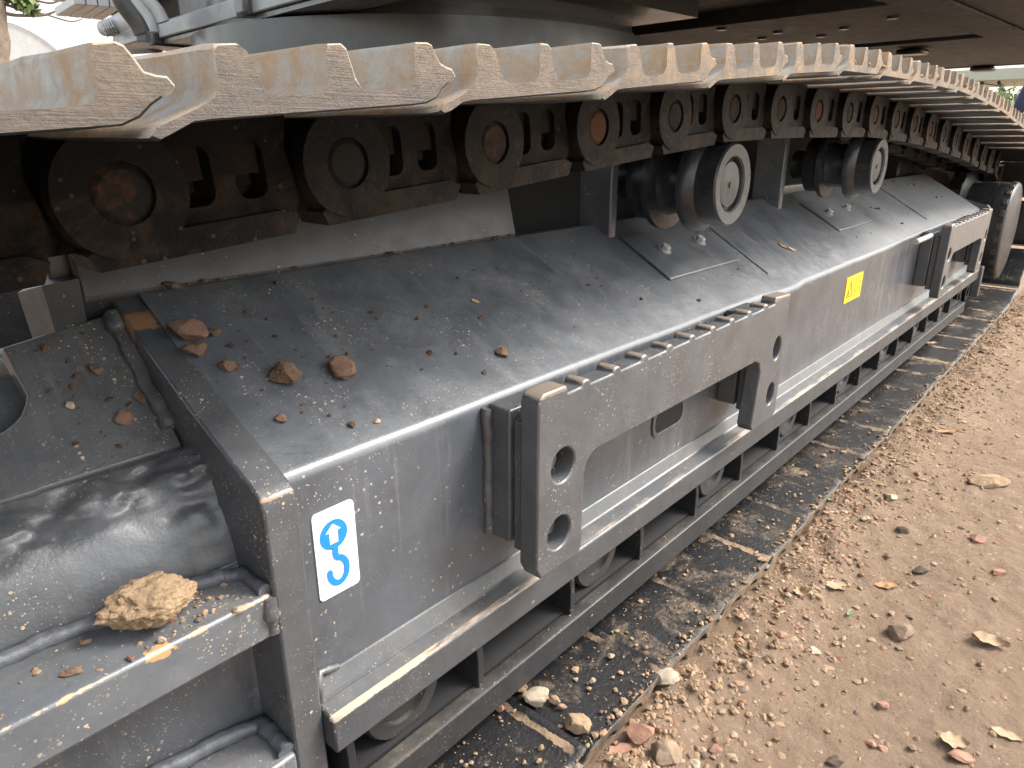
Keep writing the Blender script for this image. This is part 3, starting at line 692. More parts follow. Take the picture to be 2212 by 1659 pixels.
for a, b in ((.972, -.63), (1.342, -.61), (1.454, -.815), (1.297, -.974), (1.22, -.74), (1.155, -1.2)):
    p = U(a, b, ZU); E_(MB().tube([tuple(p+np.array([0, 0, .004])), tuple(p-np.array([0, 0, .008]))], .020, 12), 'panel_bolt', M_DARK, upper, .003)
for b in (-1.302, -1.436):     # dirt-caked seams
    pts = [tuple(U(-.1+i*.03, b+.006*nz((i, b, 0), .7, 2), ZU-.002)) for i in range(120)]
    E_(MB().tube(pts, [.007+.006*abs(nz((i, 1, b), .9, 2)) for i in range(120)], 6), 'mud_seam', M_UNDER, upper)
# front edge of the slewing platform
fp = ubox(-.752, -.62, -1.0, .547, 1.222, 1.272, 'platform_plate', M_LIGHT, upper, .004)
fp.data.materials.clear(); M_EDGE = paint('pale_edge_paint', base=(.20, .215, .23), dust=.2, spat=.4, rust=.1, streak=0, rough=.4); fp.data.materials.append(M_EDGE)
ubox(-.74, -.62, -1.0, .54, 1.206, 1.221, 'platform_underplate', M_BODY, upper, .002)
ubox(-.775, -.70, -.19, -.12, 1.215, 1.30, 'platform_lug', M_BODY, upper, .012)
ubox(-.80, -.3, .63, .87, 1.215, 1.262, 'platform_ear', M_EDGE, upper, .004)
ubox(-.77, -.3, .56, .62, 1.20, 1.27, 'platform_lug', M_BODY, upper, .008)
ubox(-.69, -.615, -.95, .50, 1.273, 1.419, 'front_bulkhead', M_DARK, upper, .01)
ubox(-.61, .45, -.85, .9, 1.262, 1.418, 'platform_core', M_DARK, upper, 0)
E_(ring_z([(TR-.05, 1.19), (TR-.05, 1.23)], TX, TY), 'swing_bearing', M_DARK, upper)
# boom-foot beam with slatted underside, fittings and hoses
q4 = [onz(p, 1.36) for p in [(120, 34), (224, 44), (264, 17), (161, 9)]]
def qp(s_, t_): return q4[0]*(1-s_)*(1-t_)+q4[1]*s_*(1-t_)+q4[2]*s_*t_+q4[3]*(1-s_)*t_
for k in range(4):
    a0, a1 = k/4+.006, (k+1)/4-.012
    c4 = [qp(a0, 0), qp(a1, 0), qp(a1, 1), qp(a0, 1)]
    v = [tuple(c) for c in c4]+[(c[0], c[1], c[2]+.03+.02*(k % 2)) for c in c4]
    E_(MB().add(v, [(0, 1, 2, 3), (7, 6, 5, 4), (0, 4, 5, 1), (1, 5, 6, 2), (2, 6, 7, 3), (3, 7, 4, 0)]), 'step_slat', M_LIGHT, upper, .003)
v = [(c[0], c[1], c[2]+.052) for c in q4]+[(c[0], c[1], c[2]+.26) for c in q4]
E_(MB().add(v, [(0, 1, 2, 3), (7, 6, 5, 4), (0, 4, 5, 1), (1, 5, 6, 2), (2, 6, 7, 3), (3, 7, 4, 0)]), 'step_box', M_LIGHT, upper, .004)
def at_d(p, D): d = wd(p); return tuple(CAM+d*(D/math.hypot(d[0], d[1])))
E_(MB().tube([at_d((222, 62), 3.3), at_d((250, 58), 3.25), at_d((275, 50), 3.2), at_d((300, 45), 3.15)], [.025, .034, .042, .04], 14), 'swivel_joint', M_LIGHT, upper, angle=60)
E_(MB().tube([at_d((245, 75), 3.4), at_d((270, 82), 3.4), at_d((330, 72), 3.3)], [.03, .06, .07], 16), 'travel_pipe', M_LIGHT, upper, angle=60)
for k in range(5): E_(MB().tube([at_d((222+k*5, 63-k*1.5), 3.2), at_d((225+k*5, 62-k*1.5), 3.2)], .028, 10), 'hose_ferrule', M_STEEL, upper)
for pts, r in (([(258, -30), (266, 0), (282, 24), (300, 48), (312, 72)], .032), ([(268, -30), (282, 0), (300, 20), (318, 45), (326, 70)], .026), ([(300, -30), (318, 0), (338, 22), (352, 48)], .022)):
    E_(MB().tube(smooth([at_d(p, 2.75) for p in pts], 5), r, 10), 'hydraulic_hose', M_RUBBER if r > .03 else M_LIGHT, upper, angle=60)

# ---- far end: final drive, sprocket
DX, DZ = 4.55, .424
fd = E_(MB().lathe([(0, .519), (.235, .519), (.245, .523), (.25, .530), (.25, .60), (.246, .602), (.25, .604), (.25, .72), (.32, .74), (.32, .80)], DX, DZ, 72, [1, 1]+[0]*7), 'final_drive', [M_GUARD, M_GUARD], None)
for k in range(24):
    a = 2*math.pi*(k+.3)/24; c, s_ = math.cos(a), math.sin(a)
    o = MB().box(-.016, .016, -.011, .011, -.006, .006).build('bolt_notch', M_BLK, fd, .002)  # raised black block stands in for the notch's dark inside
    o.matrix_basis = Matrix.Translation((DX+c*.2475, .545, DZ+s_*.2475)) @ Matrix.Rotation(-a+math.pi/2, 4, 'Y')
# sprocket ring
sp = []
for k in range(22*4):
    a = 2*math.pi*k/88; rr = (.335, .345, .30, .30)[k % 4]; sp.append((DX+rr*math.cos(a), DZ+rr*math.sin(a)))
E_(MB().prism(sp, .74, .785, 'y'), 'sprocket', M_LINK, None, .003)
E_(MB().box(3.95, 4.5, .96, 1.25, .60, .83), 'motor_guard', M_DARK, None, .01)
E_(MB().lathe([(.0, .64), (.25, .64), (.27, .66), (.27, .72), (.22, .73), (.22, .79), (.27, .80), (.27, .86), (0, .86)], -.45, .43, 48), 'idler', M_DARK, None)

# ---- the track chain
PITCH = .2302; YC = .7605; RS = .345; ZB = .084
def build_path(sxx, ixx):
    topp = [(ixx, .43+RS), (ixx+.18, .809), (ixx+.36, .831), (.10, .8425), (.234, .854), (.464, .873), (.694, .892), (.926, .913), (1.155, .933), (1.397, .951), (1.62, .956), (2.237, .958), (2.471, .952), (2.708, .941), (2.927, .928), (3.166, .911), (3.8, .852), (4.25, .797), (sxx, DZ+RS)]
    t_ = smooth(topp, 12)
    arc = [(sxx+RS*math.sin(a), DZ+RS*math.cos(a)) for a in np.linspace(0, math.pi, 40)][1:]
    arc[-1] = (sxx, ZB)
    bot = [(lerp(sxx, ixx, k/60), ZB) for k in range(1, 61)]
    arc2 = [(ixx-RS*math.sin(a), .43-RS*math.cos(a)) for a in np.linspace(0, math.pi, 40)][1:-1]
    p = np.array(t_+arc+bot+arc2+[t_[0]])
    d = np.r_[0, np.cumsum(np.hypot(*np.diff(p, axis=0).T))]
    return p, d
def sample(p, d, s_): s_ = s_ % d[-1]; return np.array([np.interp(s_, d, p[:, 0]), np.interp(s_, d, p[:, 1])])
def s_of_top(p, d, x): k = np.argmax(p[:, 0] >= x); return np.interp(x, p[:k+1, 0], d[:k+1])
best = None
for sxx in np.arange(4.50, 4.62, .004):
    for ixx in np.arange(-.60, -.30, .004):
        p, d = build_path(sxx, ixx); N = round(d[-1]/PITCH); st = d[-1]/N
        s0 = s_of_top(p, d, .234)
        sb = np.interp(0, [0, 1], [0, 1])
        kb = np.argmax((p[:, 1] <= ZB+1e-9)); s_b = d[kb]+(p[kb, 0]-.857)     # path length of the point x=.857 on the bottom run
        ph = ((s_b-s0)/st) % 1; ph = min(ph, 1-ph)
        e = abs(st-PITCH)*300+ph
        if best is None or e < best[0]: best = (e, sxx, ixx, N, st, s0)
_, sxx, ixx, NL, ST, S0 = best
PATH, DIST = build_path(sxx, ixx)
pins = [sample(PATH, DIST, S0+i*ST) for i in range(NL)]
W0 = .056
shoe_prof = [(-.049, -.007), (-.044, -.009), (-.037, -.007), (-.022, -.001), (-.010, 0), (.155, 0), (.169, .0005), (.180, .004), (.188, .010), (.195, .0145), (.201, .0165), (.2035, .0205), (.200, .0255), (.194, .0265), (.188, .029), (.184, .036), (.180, .0425), (.176, .0445), (.164, .0445), (.162, .041), (.161, .019), (.157, .013), (.150, .0105), (.114, .0105), (.108, .013), (.104, .022), (.099, .040), (.095, .044), (.084, .044), (.082, .041), (.081, .019), (.077, .013), (.070, .0105), (.038, .0105), (.031, .013), (.027, .022), (.021, .040), (.016, .044), (.002, .044), (-.001, .041), (-.002, .020), (-.006, .012), (-.018, .006), (-.034, .0), (-.045, -.003)]
def shoe_mesh(seed):
    rr = random.Random(seed); prof = [(u, W0+w_) for u, w_ in shoe_prof]; n = len(prof)
    ys = [.446-YC, .4475-YC]+list(np.linspace(.46-YC, 1.06-YC, 12))+[1.0735-YC, 1.075-YC]; mb = MB()
    for j, y in enumerate(ys):
        ins = .0012 if j in (0, len(ys)-1) else 0
        for k, (u, w_) in enumerate(prof):
            dz = .0012*nz((u*3+seed*7, y*2, w_*3), 20, 3); du = .001*nz((u*3, y*2+seed*5, w_*3), 22, 3)
            if w_ > W0+.04: dz -= abs(.002*nz((u*2+seed*3, y*3, 0), 9, 3))
            mb.v.append((u+du+(ins if u < .07 else -ins), y, w_+dz-(ins if w_ > W0+.02 else -ins)))
    for j in range(len(ys)-1):
        for k in range(n):
            mb.f.append((j*n+k, j*n+(k+1) % n, (j+1)*n+(k+1) % n, (j+1)*n+k)); mb.mi.append(1 if k <= 8 else 0)
    tri = fill2d([prof])
    mb.f += [tuple(t) for t in tri]+[tuple((len(ys)-1)*n+i for i in reversed(t)) for t in tri]; mb.mi += [0]*(2*len(tri))
    return mb.mesh('track_shoe', [M_SHOE, M_SHOEIN], 38)
shoe_meshes = [shoe_mesh(k) for k in range(5)]
# link: local x from this pin to the next, local z outwards, y measured from the chain centre
def link_meshes(side):
    """side -1: the outer (viewer's) row, +1: the inner row"""
    ya, yb, yc_ = .115, .085, .064
    sgn = side
    def Y(a): return sgn*a
    out = arc_pts((0, 0), .056, 125, 250, 12)
    out = [(-.030, W0-.001)]+arc_pts((0, 0), .056, 128, 238, 12)+[(-.030, -.052), (-.020, -.060), (.150, -.060), (.160, -.052), (.172, -.030), (.170, -.005), (.165, .02), (.172, W0-.001)]
    def win(a, b, c, d): return rrect(a, b, c, d, .012, 4)
    mb = MB().plate([out, win(.048, .086, -.022, .032), win(.108, .140, -.022, .032)], Y(ya-.014), Y(yc_))
    mb2 = MB().prism([(-.034, -.0605), (-.040, -.046), (-.026, -.036), (.146, -.036), (.163, -.044), (.154, -.0605)], Y(ya-.002), Y(yc_-.004), 'y')
    mb.add(mb2.v, mb2.f)
    # raised boss round the pin and the sunk tail that slips behind the next link
    bo = MB().plate([arc_pts((0, 0), .0555, 0, 345, 24), arc_pts((0, 0), .0265, 0, 345, 20)], Y(ya), Y(ya-.0145)); mb.add(bo.v, bo.f)
    tl = MB().prism([(.160, W0-.002), (.160, -.045)]+arc_pts((.2302, 0), .047, 270, 450, 14)+[(.20, W0-.002)], Y(ya-.034), Y(yc_-.02), 'y'); mb.add(tl.v, tl.f)
    if side < 0:
        bs = MB().tube([(0, -.062, 0), (0, .062, 0)], .034, 14); mb.add(bs.v, bs.f)
    me = mb.mesh('track_link', M_LINK, 40)
    pin = MB().lathe([(0, Y(ya-.001)), (.020, Y(ya-.001)), (.0235, Y(ya-.004)), (.0265, Y(ya-.006)), (.0265, Y(.06))], 0, 0, 24).mesh('track_pin', M_PIN, 30)
    nu = []
    for c in (.066, .124):
        m2 = MB().box(c-.016, c+.013, Y(ya-.020), Y(yc_), .001, .034); m3 = MB().tube([(c-.001, Y(.078), .002), (c-.001, Y(.078), -.010)], .011, 8); m2.add(m3.v, m3.f)
        nu.append(m2.mesh('shoe_nut', M_NUT, 30))
    return me, pin, nu
LO, LI = link_meshes(-1), link_meshes(1)
TINV = Matrix.Translation(-Vector(ex.location))
def put(name, me, mtx, parent=None):
    o = bpy.data.objects.new(name, me); C.objects.link(o)
    if parent is None: o.parent = ex; o.matrix_parent_inverse = TINV; o.matrix_basis = mtx
    else: o.parent = parent
    return o
for i in range(NL):
    a, b = pins[i], pins[(i+1) % NL]; d = (b-a)/np.linalg.norm(b-a); nrm_ = np.array([-d[1], d[0]])
    mtx = Matrix(((d[0], 0, nrm_[0], a[0]), (0, 1, 0, YC), (d[1], 0, nrm_[1], a[1]), (0, 0, 0, 1)))
    j = Matrix.Translation((0, .002*random.uniform(-1, 1), 0))
    put('track_shoe', shoe_meshes[i % 5], mtx @ j)
    for k, (lm, pm, nm) in enumerate((LO, LI)):
        l = put('track_link', lm, mtx)
        if k == 0 and a[1] > .3:
            put('track_pin', pm, None, l)
            for m_ in nm: put('shoe_nut', m_, None, l)
        elif a[1] > .3:
            for m_ in nm: put('shoe_nut', m_, None, l)
    # the track on the other side, seen only as a dark mass beneath the machine
    put('track_shoe', shoe_meshes[i % 5], Matrix.Translation((0, 2.70, 0)) @ mtx)
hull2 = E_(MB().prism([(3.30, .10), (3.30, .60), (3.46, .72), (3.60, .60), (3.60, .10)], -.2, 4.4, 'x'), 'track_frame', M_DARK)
hull2['label'] = 'dark track frame on the far side under the machine'

# ================================================================== THINGS LYING ON THE MACHINE
ROOF_N = (0, -.501, .865)
def roofp(p): return onp(p, (0, .70, roof_z(.70)), (1, .70, roof_z(.70)), (0, .80, roof_z(.80)))
def lump(name, p, wpx, asp, mat, label, cat, where='roof', hz=.6, seed=None, rotz=None, rough=.12, layers=0, sub=4, cuts=10, group=None):
    if where == 'roof': q = roofp(p); n_ = ROOF_N
    elif where == 'nose': q = nose_pt(p); n_ = tuple(nrm)
    elif where == 'shelf': q = onz(p, .445); n_ = (0, 0, 1)
    elif where == 'shoe': q = onz(p, .031); n_ = (0, 0, 1)
    elif where == 'ridge': q = ony(p, .90); n_ = (0, -.2, .98)
    else:
        q = onz(p, .01); q[2] = ground_z(q[0], q[1]); n_ = (0, 0, 1)
    wm = pxm(q, wpx); sd = seed if seed is not None else int(p[0]*7+p[1])
    rr = random.Random(sd)
    o = rock_obj(name, sd, (wm, wm*asp, wm*hz), mat, q, rotz if rotz is not None else R(-45)+rr.uniform(-.5, .5), sub, cuts, rough, layers, n_, .28 if where == 'ground' else .12)
    return tag(o, label, cat, group)
# the big clod on the shelf: a layered, cracked lump
cq = onz((335, 1365), .445)
v, f = rock(57, (.094, .066, .050), 6, 7, .20, 0)
v2 = []
for p in v:
    x, y, z = p; o_ = Vector((x*40+3, y*40, z*40))
    cr = mnoise.fractal(Vector((x*55, y*40+9, z*150)), .9, 2.0, 4)
    k = 1+.05*cr+.05*mnoise.fractal(o_*1.2, .8, 2.1, 5)
    gap = math.exp(-((z-.017-.006*math.sin(x*45)-.15*y)/.0025)**2)
    k -= .12*gap+.05*max(0, mnoise.fractal(Vector((x*120, y*120, z*120)), .8, 2.1, 4))
    v2.append((x*k, y*k, z*(1+.03*cr)))
clod = MB().add(v2, f).build('mud_clod', M_CLOD, None, angle=70); clod.location = (cq[0]+.002, cq[1]+.012, .444); clod.rotation_euler = (0, 0, R(-8))
tag(clod, 'large tan clod of dried cracked mud lying on the steel shelf', 'mud clod')
lump('brick_fragment', (404, 725), 84, .62, M_CLAY, 'red-brown clay fragment, largest lump beside the end plate', 'clay lump', hz=.5, rough=.06, cuts=14, rotz=R(-35))
lump('mud_clod', (420, 762), 52, .9, M_EARTH, 'dark brown earth lump just below the red clay fragment', 'mud clod', hz=.6, rough=.2)
lump('mud_clod', (463, 722), 26, 1, M_EARTH, 'small crumbly dark lump beside the red clay fragment', 'mud clod', rough=.3)
lump('mud_clod', (491, 793), 36, .9, M_EARTH, 'rounded reddish earth lump between the clay fragment and the larger brown clod', 'mud clod', rough=.2)
lump('mud_clod', (614, 817), 68, .95, M_EARTH, 'knobbly brown clod on the frame top, rougher of two alike', 'mud clod', hz=.62, rough=.22)
lump('mud_clod', (735, 806), 66, .8, M_CLAY, 'angular light brown clod on the frame top with a pebble at its foot', 'mud clod', hz=.6, rough=.14)
lump('mud_clod', (1081, 764), 27, 1, M_CLAY, 'lone pale brown lump on the frame top behind the step bracket', 'mud clod', rough=.15)
lump('pebble', (607, 908), 26, .8, M_CLAY, 'small red-brown pebble low on the frame top above the hook decal', 'pebble', rough=.1)
lump('pebble', (813, 912), 18, .6, M_STONE, 'pale flat chip low on the frame top', 'pebble', rough=.1)
lump('mud_clod', (371, 622), 50, .5, M_DKST, 'dark flat clod lodged in the crease along the frame ridge', 'mud clod', 'ridge', hz=.35, rough=.2)
lump('pebble', (441, 610), 16, .7, M_DKST, 'dark pebble in the ridge crease next to the dark clod', 'pebble', 'ridge', hz=.6, rough=.15)
lump('mud_clod', (268, 903), 38, 1, M_CLAY, 'pointed reddish lump on the idler guard plate', 'mud clod', 'nose', hz=.5, rough=.18)
lump('mud_clod', (206, 800), 30, .8, M_EARTH, 'flattened brown lump high on the idler guard plate', 'mud clod', 'nose', hz=.4, rough=.2)
lump('mud_clod', (302, 860), 34, .6, M_EARTH, 'broad brown smear of earth on the idler guard plate', 'mud clod', 'nose', hz=.3, rough=.25)
lump('pebble', (152, 877), 20, .8, M_STONE, 'pale chip on the idler guard plate', 'pebble', 'nose', hz=.5, rough=.1)
lump('pebble', (155, 1455), 48, .45, M_CLAY, 'brown flake pile on the steel shelf away from the big clod', 'mud clod', 'shelf', hz=.3, rough=.25)
lump('pebble', (283, 1425), 22, .8, M_CLAY, 'small red-brown crumb in front of the big clod on the shelf', 'pebble', 'shelf', hz=.5, rough=.2)
lump('pebble', (520, 1317), 34, .6, M_STONE, 'pale flat chip at the corner of the steel shelf', 'pebble', 'shelf', hz=.35, rough=.12)
lump('pebble', (350, 1387), 20, .8, M_STONE, 'pale chip leaning at the foot of the big clod', 'pebble', 'shelf', hz=.8, rough=.12)

def crumbs(name, n, pick, mats, label, seed, smin, smax, pw=6):
    rr = random.Random(seed); iv, if_ = ico(1); nv = len(iv); fa = np.array(if_)
    jit = np.array([iv*(1+.8*np.array([rr.uniform(-.5, .5) for _ in iv]))[:, None] for _ in range(24)])
    q = np.array([p for p in (pick(rr) for _ in range(n)) if p is not None], float); m = len(q); g_ = np.random.default_rng(seed)
    s_ = smin+(smax-smin)*g_.random(m)**pw
    ax = np.stack([g_.uniform(.7, 1.3, m), g_.uniform(.6, 1.2, m), g_.uniform(.4, .9, m)], 1)*s_[:, None]
    v = jit[g_.integers(0, 24, m)]*ax[:, None, :]
    a = g_.uniform(0, 6.28, m); c, s2 = np.cos(a)[:, None], np.sin(a)[:, None]
    v = np.stack([v[..., 0]*c-v[..., 1]*s2, v[..., 0]*s2+v[..., 1]*c, v[..., 2]], -1)+q[:, None, :]
    v[..., 2] += (ax[:, 2]*.35)[:, None]
    f = fa[None]+(np.arange(m)*nv)[:, None, None]
    me = bpy.data.meshes.new(name); nf = m*len(fa)
    me.vertices.add(m*nv); me.vertices.foreach_set('co', v.ravel()); me.loops.add(nf*3); me.loops.foreach_set('vertex_index', f.ravel().astype(np.int32))
    me.polygons.add(nf); me.polygons.foreach_set('loop_start', np.arange(0, nf*3, 3, dtype=np.int32)); me.materials.append(mats); me.update(calc_edges=True); me.shade_flat()
    o = bpy.data.objects.new(name, me); C.objects.link(o); return tag(o, label, None, None, 'stuff')
def pk_roof(r):
    if r.random() < .6: x, y = r.gauss(.45, .13), r.gauss(.79, .06)
    else: x, y = r.uniform(.34, 1.7)**1.0, r.uniform(.66, .90)
    if x < .336 or not .655 < y < .90: return None
    return (x, y, roof_z(y))
def pk_far(r):
    x, y = r.uniform(2.2, 4.1), r.uniform(.68, .90); return (x, y, roof_z(y))
def pk_ridge(r):
    return (r.uniform(.34, 1.03)**1.0, r.gauss(.905, .006), .720)
def pk_shelf(r):
    x, y = (r.gauss(.235, .04), r.uniform(.61, .66)) if r.random() < .6 else (r.uniform(.0, .285), r.uniform(.606, .675))
    return (x, y, .445) if x < .286 else None
def pk_nose(r):
    p = (r.uniform(40, 420), r.uniform(720, 1000))
    if r.random() < .35: p = (r.gauss(150, 60), r.gauss(705, 12))
    q = nose_pt(p)
    if q[0] > .288 or q[0] < .165 or q[1] > .90 or q[1] < .775: return None
    return tuple(q)
crumbs('soil_crumbs', 420, pk_roof, M_BROWN, 'brown soil crumbs scattered on the frame top', 3, .0007, .006)
crumbs('soil_crumbs', 160, pk_far, M_BROWN, 'brown crumbs on the sanded far part of the frame top', 4, .001, .007)
crumbs('soil_crumbs', 150, pk_ridge, M_BROWN, 'crumbs gathered in the ridge crease', 5, .0008, .005)
crumbs('soil_crumbs', 230, pk_shelf, M_CRUMB, 'tan crumbs around the clod on the steel shelf', 6, .0006, .0045)
crumbs('soil_crumbs', 190, pk_nose, M_BROWN, 'brown crumbs on the idler guard plate', 8, .0007, .005)

def leaf(p, lpx, asp, mat, label, where='ground', rot=0, curl=.35, cat='leaf'):
    if where == 'roof': q = roofp(p); n_ = Vector(ROOF_N)
    elif where == 'ridge': q = ony(p, .915); n_ = Vector((0, -.7, .7))
    elif where == 'shoe': q = onz(p, .034); n_ = Vector((0, 0, 1))
    else: q = onz(p, .01); q[2] = ground_z(q[0], q[1])+.003; n_ = Vector((0, 0, 1))
    Lm = pxm(q, lpx); mb = MB(); nu, nv = 14, 6; rr = random.Random(int(p[0]+p[1]*3)); up_, dn = [], []
    for i in range(nu+1):
        u = i/nu; wid = asp*Lm*.5*(math.sin(math.pi*u**.8)**.8+.02)*(1+.18*math.sin(u*17+p[0]))
        for k in range(nv+1):
            w_ = (k/nv-.5)*2; z = curl*Lm*(.35*w_*w_*asp+.25*(u-.5)**2+.06*nz((u*3+p[0], w_, 0), 1.3, 3)); up_.append((u*Lm-Lm/2, w_*wid, z+.0006))
    m_ = nv+1; dn = [(x, y, z-.0008) for x, y, z in up_]; n0 = len(up_)
    fs = [(i*m_+k, (i+1)*m_+k, (i+1)*m_+k+1, i*m_+k+1) for i in range(nu) for k in range(nv)]
    mb.add(up_+dn, fs+[tuple(n0+j for j in reversed(q_)) for q_ in fs])
    rim = [k for k in range(m_)]+[i*m_+nv for i in range(1, nu+1)]+[nu*m_+k for k in range(nv-1, -1, -1)]+[i*m_ for i in range(nu-1, 0, -1)]
    mb.f += [(rim[i], rim[(i+1) % len(rim)], n0+rim[(i+1) % len(rim)], n0+rim[i]) for i in range(len(rim))]; mb.mi += [0]*len(rim)
    mb.tube([(-Lm/2, 0, curl*Lm*.07), (-Lm*.72, Lm*.03, curl*Lm*.02)], Lm*.012, 5)
    o = mb.build('green_leaf' if mat is M_LEAFG else 'dry_leaf', mat, None, angle=60)
    o.rotation_euler = (Vector((0, 0, 1)).rotation_difference(n_).to_matrix() @ Matrix.Rotation(rot, 3, 'Z')).to_euler(); o.location = tuple(q)
    return tag(o, label, cat)
leaf((800, 527), 44, .4, M_LEAF, 'curled dry leaf standing in the frame ridge crease', 'ridge', R(-30))
leaf((1028, 652), 22, .5, M_LEAF, 'tiny tan leaf scrap on the middle of the frame top', 'roof', R(-40))
leaf((1712, 540), 28, .45, M_LEAF, 'pale leaf scrap below the far roller cover plate', 'roof', R(-30))
leaf((1692, 533), 26, .5, M_LEAFO, 'brown leaf scrap beside the pale leaf scrap on the frame top', 'roof', R(-60))

# ================================================================== STONES AND LEAVES ON THE GROUND
G = [  # pixel, width, depth ratio, height ratio, material, where, label
 ((1158, 1515), 62, .72, .55, M_STONE, 'shoe', 'pale angular stone on the muddy lower shoe beside the guard rail'),
 ((1248, 1570), 60, .75, .6, M_CLOD, 'shoe', 'tan rounded clod near the edge of the lower shoe'),
 ((1199, 1517), 26, .8, .7, M_CLOD, 'shoe', 'small tan lump touching the pale angular stone'),
 ((1080, 1533), 20, .9, .9, M_PINK, 'shoe', 'small pink cube-like stone against the guard rail'),
 ((1120, 1490), 38, .8, .6, M_CLOD, 'shoe', 'crumbly tan clod behind the pale angular stone'),
 ((1357, 1274), 24, .7, .4, M_CLOD, 'shoe', 'tan chip lying at the foot of the guard rail'),
 ((1279, 1475), 17, .6, .9, M_STONE, 'shoe', 'small upright pale stone on the lower shoe'),
 ((1319, 1420), 18, .9, .7, M_STONE, 'shoe', 'cream pebble on the lower shoe near its seam'),
 ((1214, 1530), 22, .4, .6, M_PINK, 'shoe', 'orange sliver of brick beside the tan rounded clod'),
 ((1437, 1478), 54, .7, .7, M_STONE, 'ground', 'pale pointed stone in the loose soil at the shoe edge'),
 ((1381, 1598), 60, .9, .7, M_PINK, 'ground', 'reddish stone in loose soil near the shoe edge'),
 ((1436, 1640), 68, .9, .75, M_STONE2, 'ground', 'grey-brown stone behind the reddish stone'),
 ((1949, 1362), 54, .85, .65, M_STONE2, 'ground', 'rounded brown stone standing alone on flat soil'),
 ((1805, 1630), 40, .7, .5, M_DKST, 'ground', 'brown stone with a dark underside on the soil'),
 ((2076, 1632), 54, .6, .35, M_PINK, 'ground', 'flat elongated pinkish stone under a dry leaf'),
 ((1949, 1153), 28, .7, .6, M_DKST, 'ground', 'dark brown stone, darkest pebble on the open soil'),
 ((2113, 1168), 36, .8, .5, M_PINK, 'ground', 'reddish crumbly stone on the open soil'),
 ((1989, 1229), 40, .6, .5, M_DKST, 'ground', 'dark knobbly stone with a greenish tip'),
 ((2156, 1238), 30, .7, .5, M_PINK, 'ground', 'reddish wedge-shaped stone with dark underside'),
 ((1867, 1132), 20, .7, .6, M_STONE, 'ground', 'cream pebble near the berm of loose soil'),
 ((1909, 1515), 24, .9, .7, M_PINK, 'ground', 'small red lump on the open soil'),
 ((1885, 1592), 22, .9, .6, M_PINK, 'ground', 'pink pebble, first of a touching pair'),
 ((1910, 1602), 22, .9, .6, M_PINK, 'ground', 'pink pebble, broader of a touching pair'),
 ((2133, 1046), 84, .55, .35, M_CLOD, 'ground', 'large flat tan slab of dried earth on the soil'),
 ((2126, 762), 32, .5, .35, M_STONE2, 'ground', 'flat brown stone beside the far shoes'),
 ((1925, 1080), 26, .8, .6, M_STONE, 'ground', 'pale stone near the green leaf at the shoe edge'),
 ((1760, 1400), 26, .9, .5, M_STONE, 'ground', 'pale square stone among red chips'),
 ((1690, 1372), 30, .6, .4, M_PINK, 'ground', 'red brick chip, longest among the chips in loose soil'),
 ((1728, 1352), 18, .8, .5, M_PINK, 'ground', 'red brick chip beside the longest chip'),
 ((1604, 1270), 22, .7, .6, M_DKST, 'ground', 'dark slate-like stone close to the shoe edge'),
 ((1500, 1645), 26, .8, .6, M_STONE, 'ground', 'small pale stone at the front of the loose soil'),
 ((1548, 1608), 34, .7, .4, M_PINK, 'ground', 'pale pink flat stone set into the soil'),
]
for p, wpx, dr, hr, mat, where, lab in G: lump('stone', p, wpx, dr, mat, lab, 'stone', where, hr, rough=.09, cuts=16)
for a in [((1341, 1628), 70, .5, M_PINK, 'flat pinkish dry leaf lying beside the reddish stone', R(-20), .15),
          ((1808, 1266), 50, .6, M_LEAF, 'pale broad dry leaf near the berm', R(-40), .3),
          ((1728, 1290), 34, .8, M_LEAF, 'folded grey-tan leaf between brick chips and berm', R(20), .9),
          ((1917, 1262), 56, .38, M_LEAFO, 'orange-brown narrow leaf on open soil', R(-45), .35),
          ((1616, 1405), 62, .2, M_LEAF, 'thin twisted dry leaf casting a shadow on loose soil', R(-100), .9),
          ((2140, 1384), 70, .55, M_LEAF, 'large pale curled leaf on flat soil', R(-80), .6),
          ((2062, 1602), 56, .75, M_LEAF, 'broad pale leaf lying over the flat pinkish stone', R(-70), .4),
          ((2177, 1584), 62, .4, M_LEAF, 'pale flat leaf by itself on the sandy soil', R(-85), .2),
          ((1788, 1085), 26, .4, M_LEAFG, 'small green leaf at the shoe edge', R(60), .3),
          ((1836, 1320), 22, .4, M_LEAFG, 'tiny green-grey leaf on open soil', R(0), .2),
          ((2046, 932), 54, .22, M_LEAFO, 'narrow brown leaf far along the soil strip', R(-45), .4)]:
    leaf(a[0], a[1], a[2], a[3], a[4], 'ground', a[5], a[6])
leaf((2010, 742), 34, .4, M_LEAF, 'dry leaf lying on the lower shoes below the far bracket', 'shoe', R(-40), .4)
# loose gravel and crumbs nobody could count
def pk_ground(r):
    k = r.random()
    if k < .55:
        x = .35+5.2*r.random()**1.7; y = .435-abs(r.gauss(0, .085))
    else:
        x = .3+4.5*r.random()**1.5; y = r.uniform(-.9, .43)
    if y > .44: return None
    return (x, y, ground_z(x, y)-.001)
crumbs('gravel', 60000, pk_ground, M_CRUMB, 'tan gravel and soil crumbs on the ground along the track', 11, .0008, .0080, 11)
def pk_shoes(r):
    x = .35+2.4*r.random()**2.6; y = r.uniform(.45, .60)
    return (x, y, .0302)
def pk_edge(r):
    x = .35+4.0*r.random()**1.6; y = .446+abs(r.gauss(0, .012)); return (x, y, .030)
crumbs('soil_crumbs', 900, pk_edge, M_CRUMB, 'soil spilling over the outer ends of the lower track shoes', 14, .0012, .008)
crumbs('soil_crumbs', 900, pk_shoes, M_CRUMB, 'soil crumbs on the inside of the lower track shoes', 12, .0008, .007)
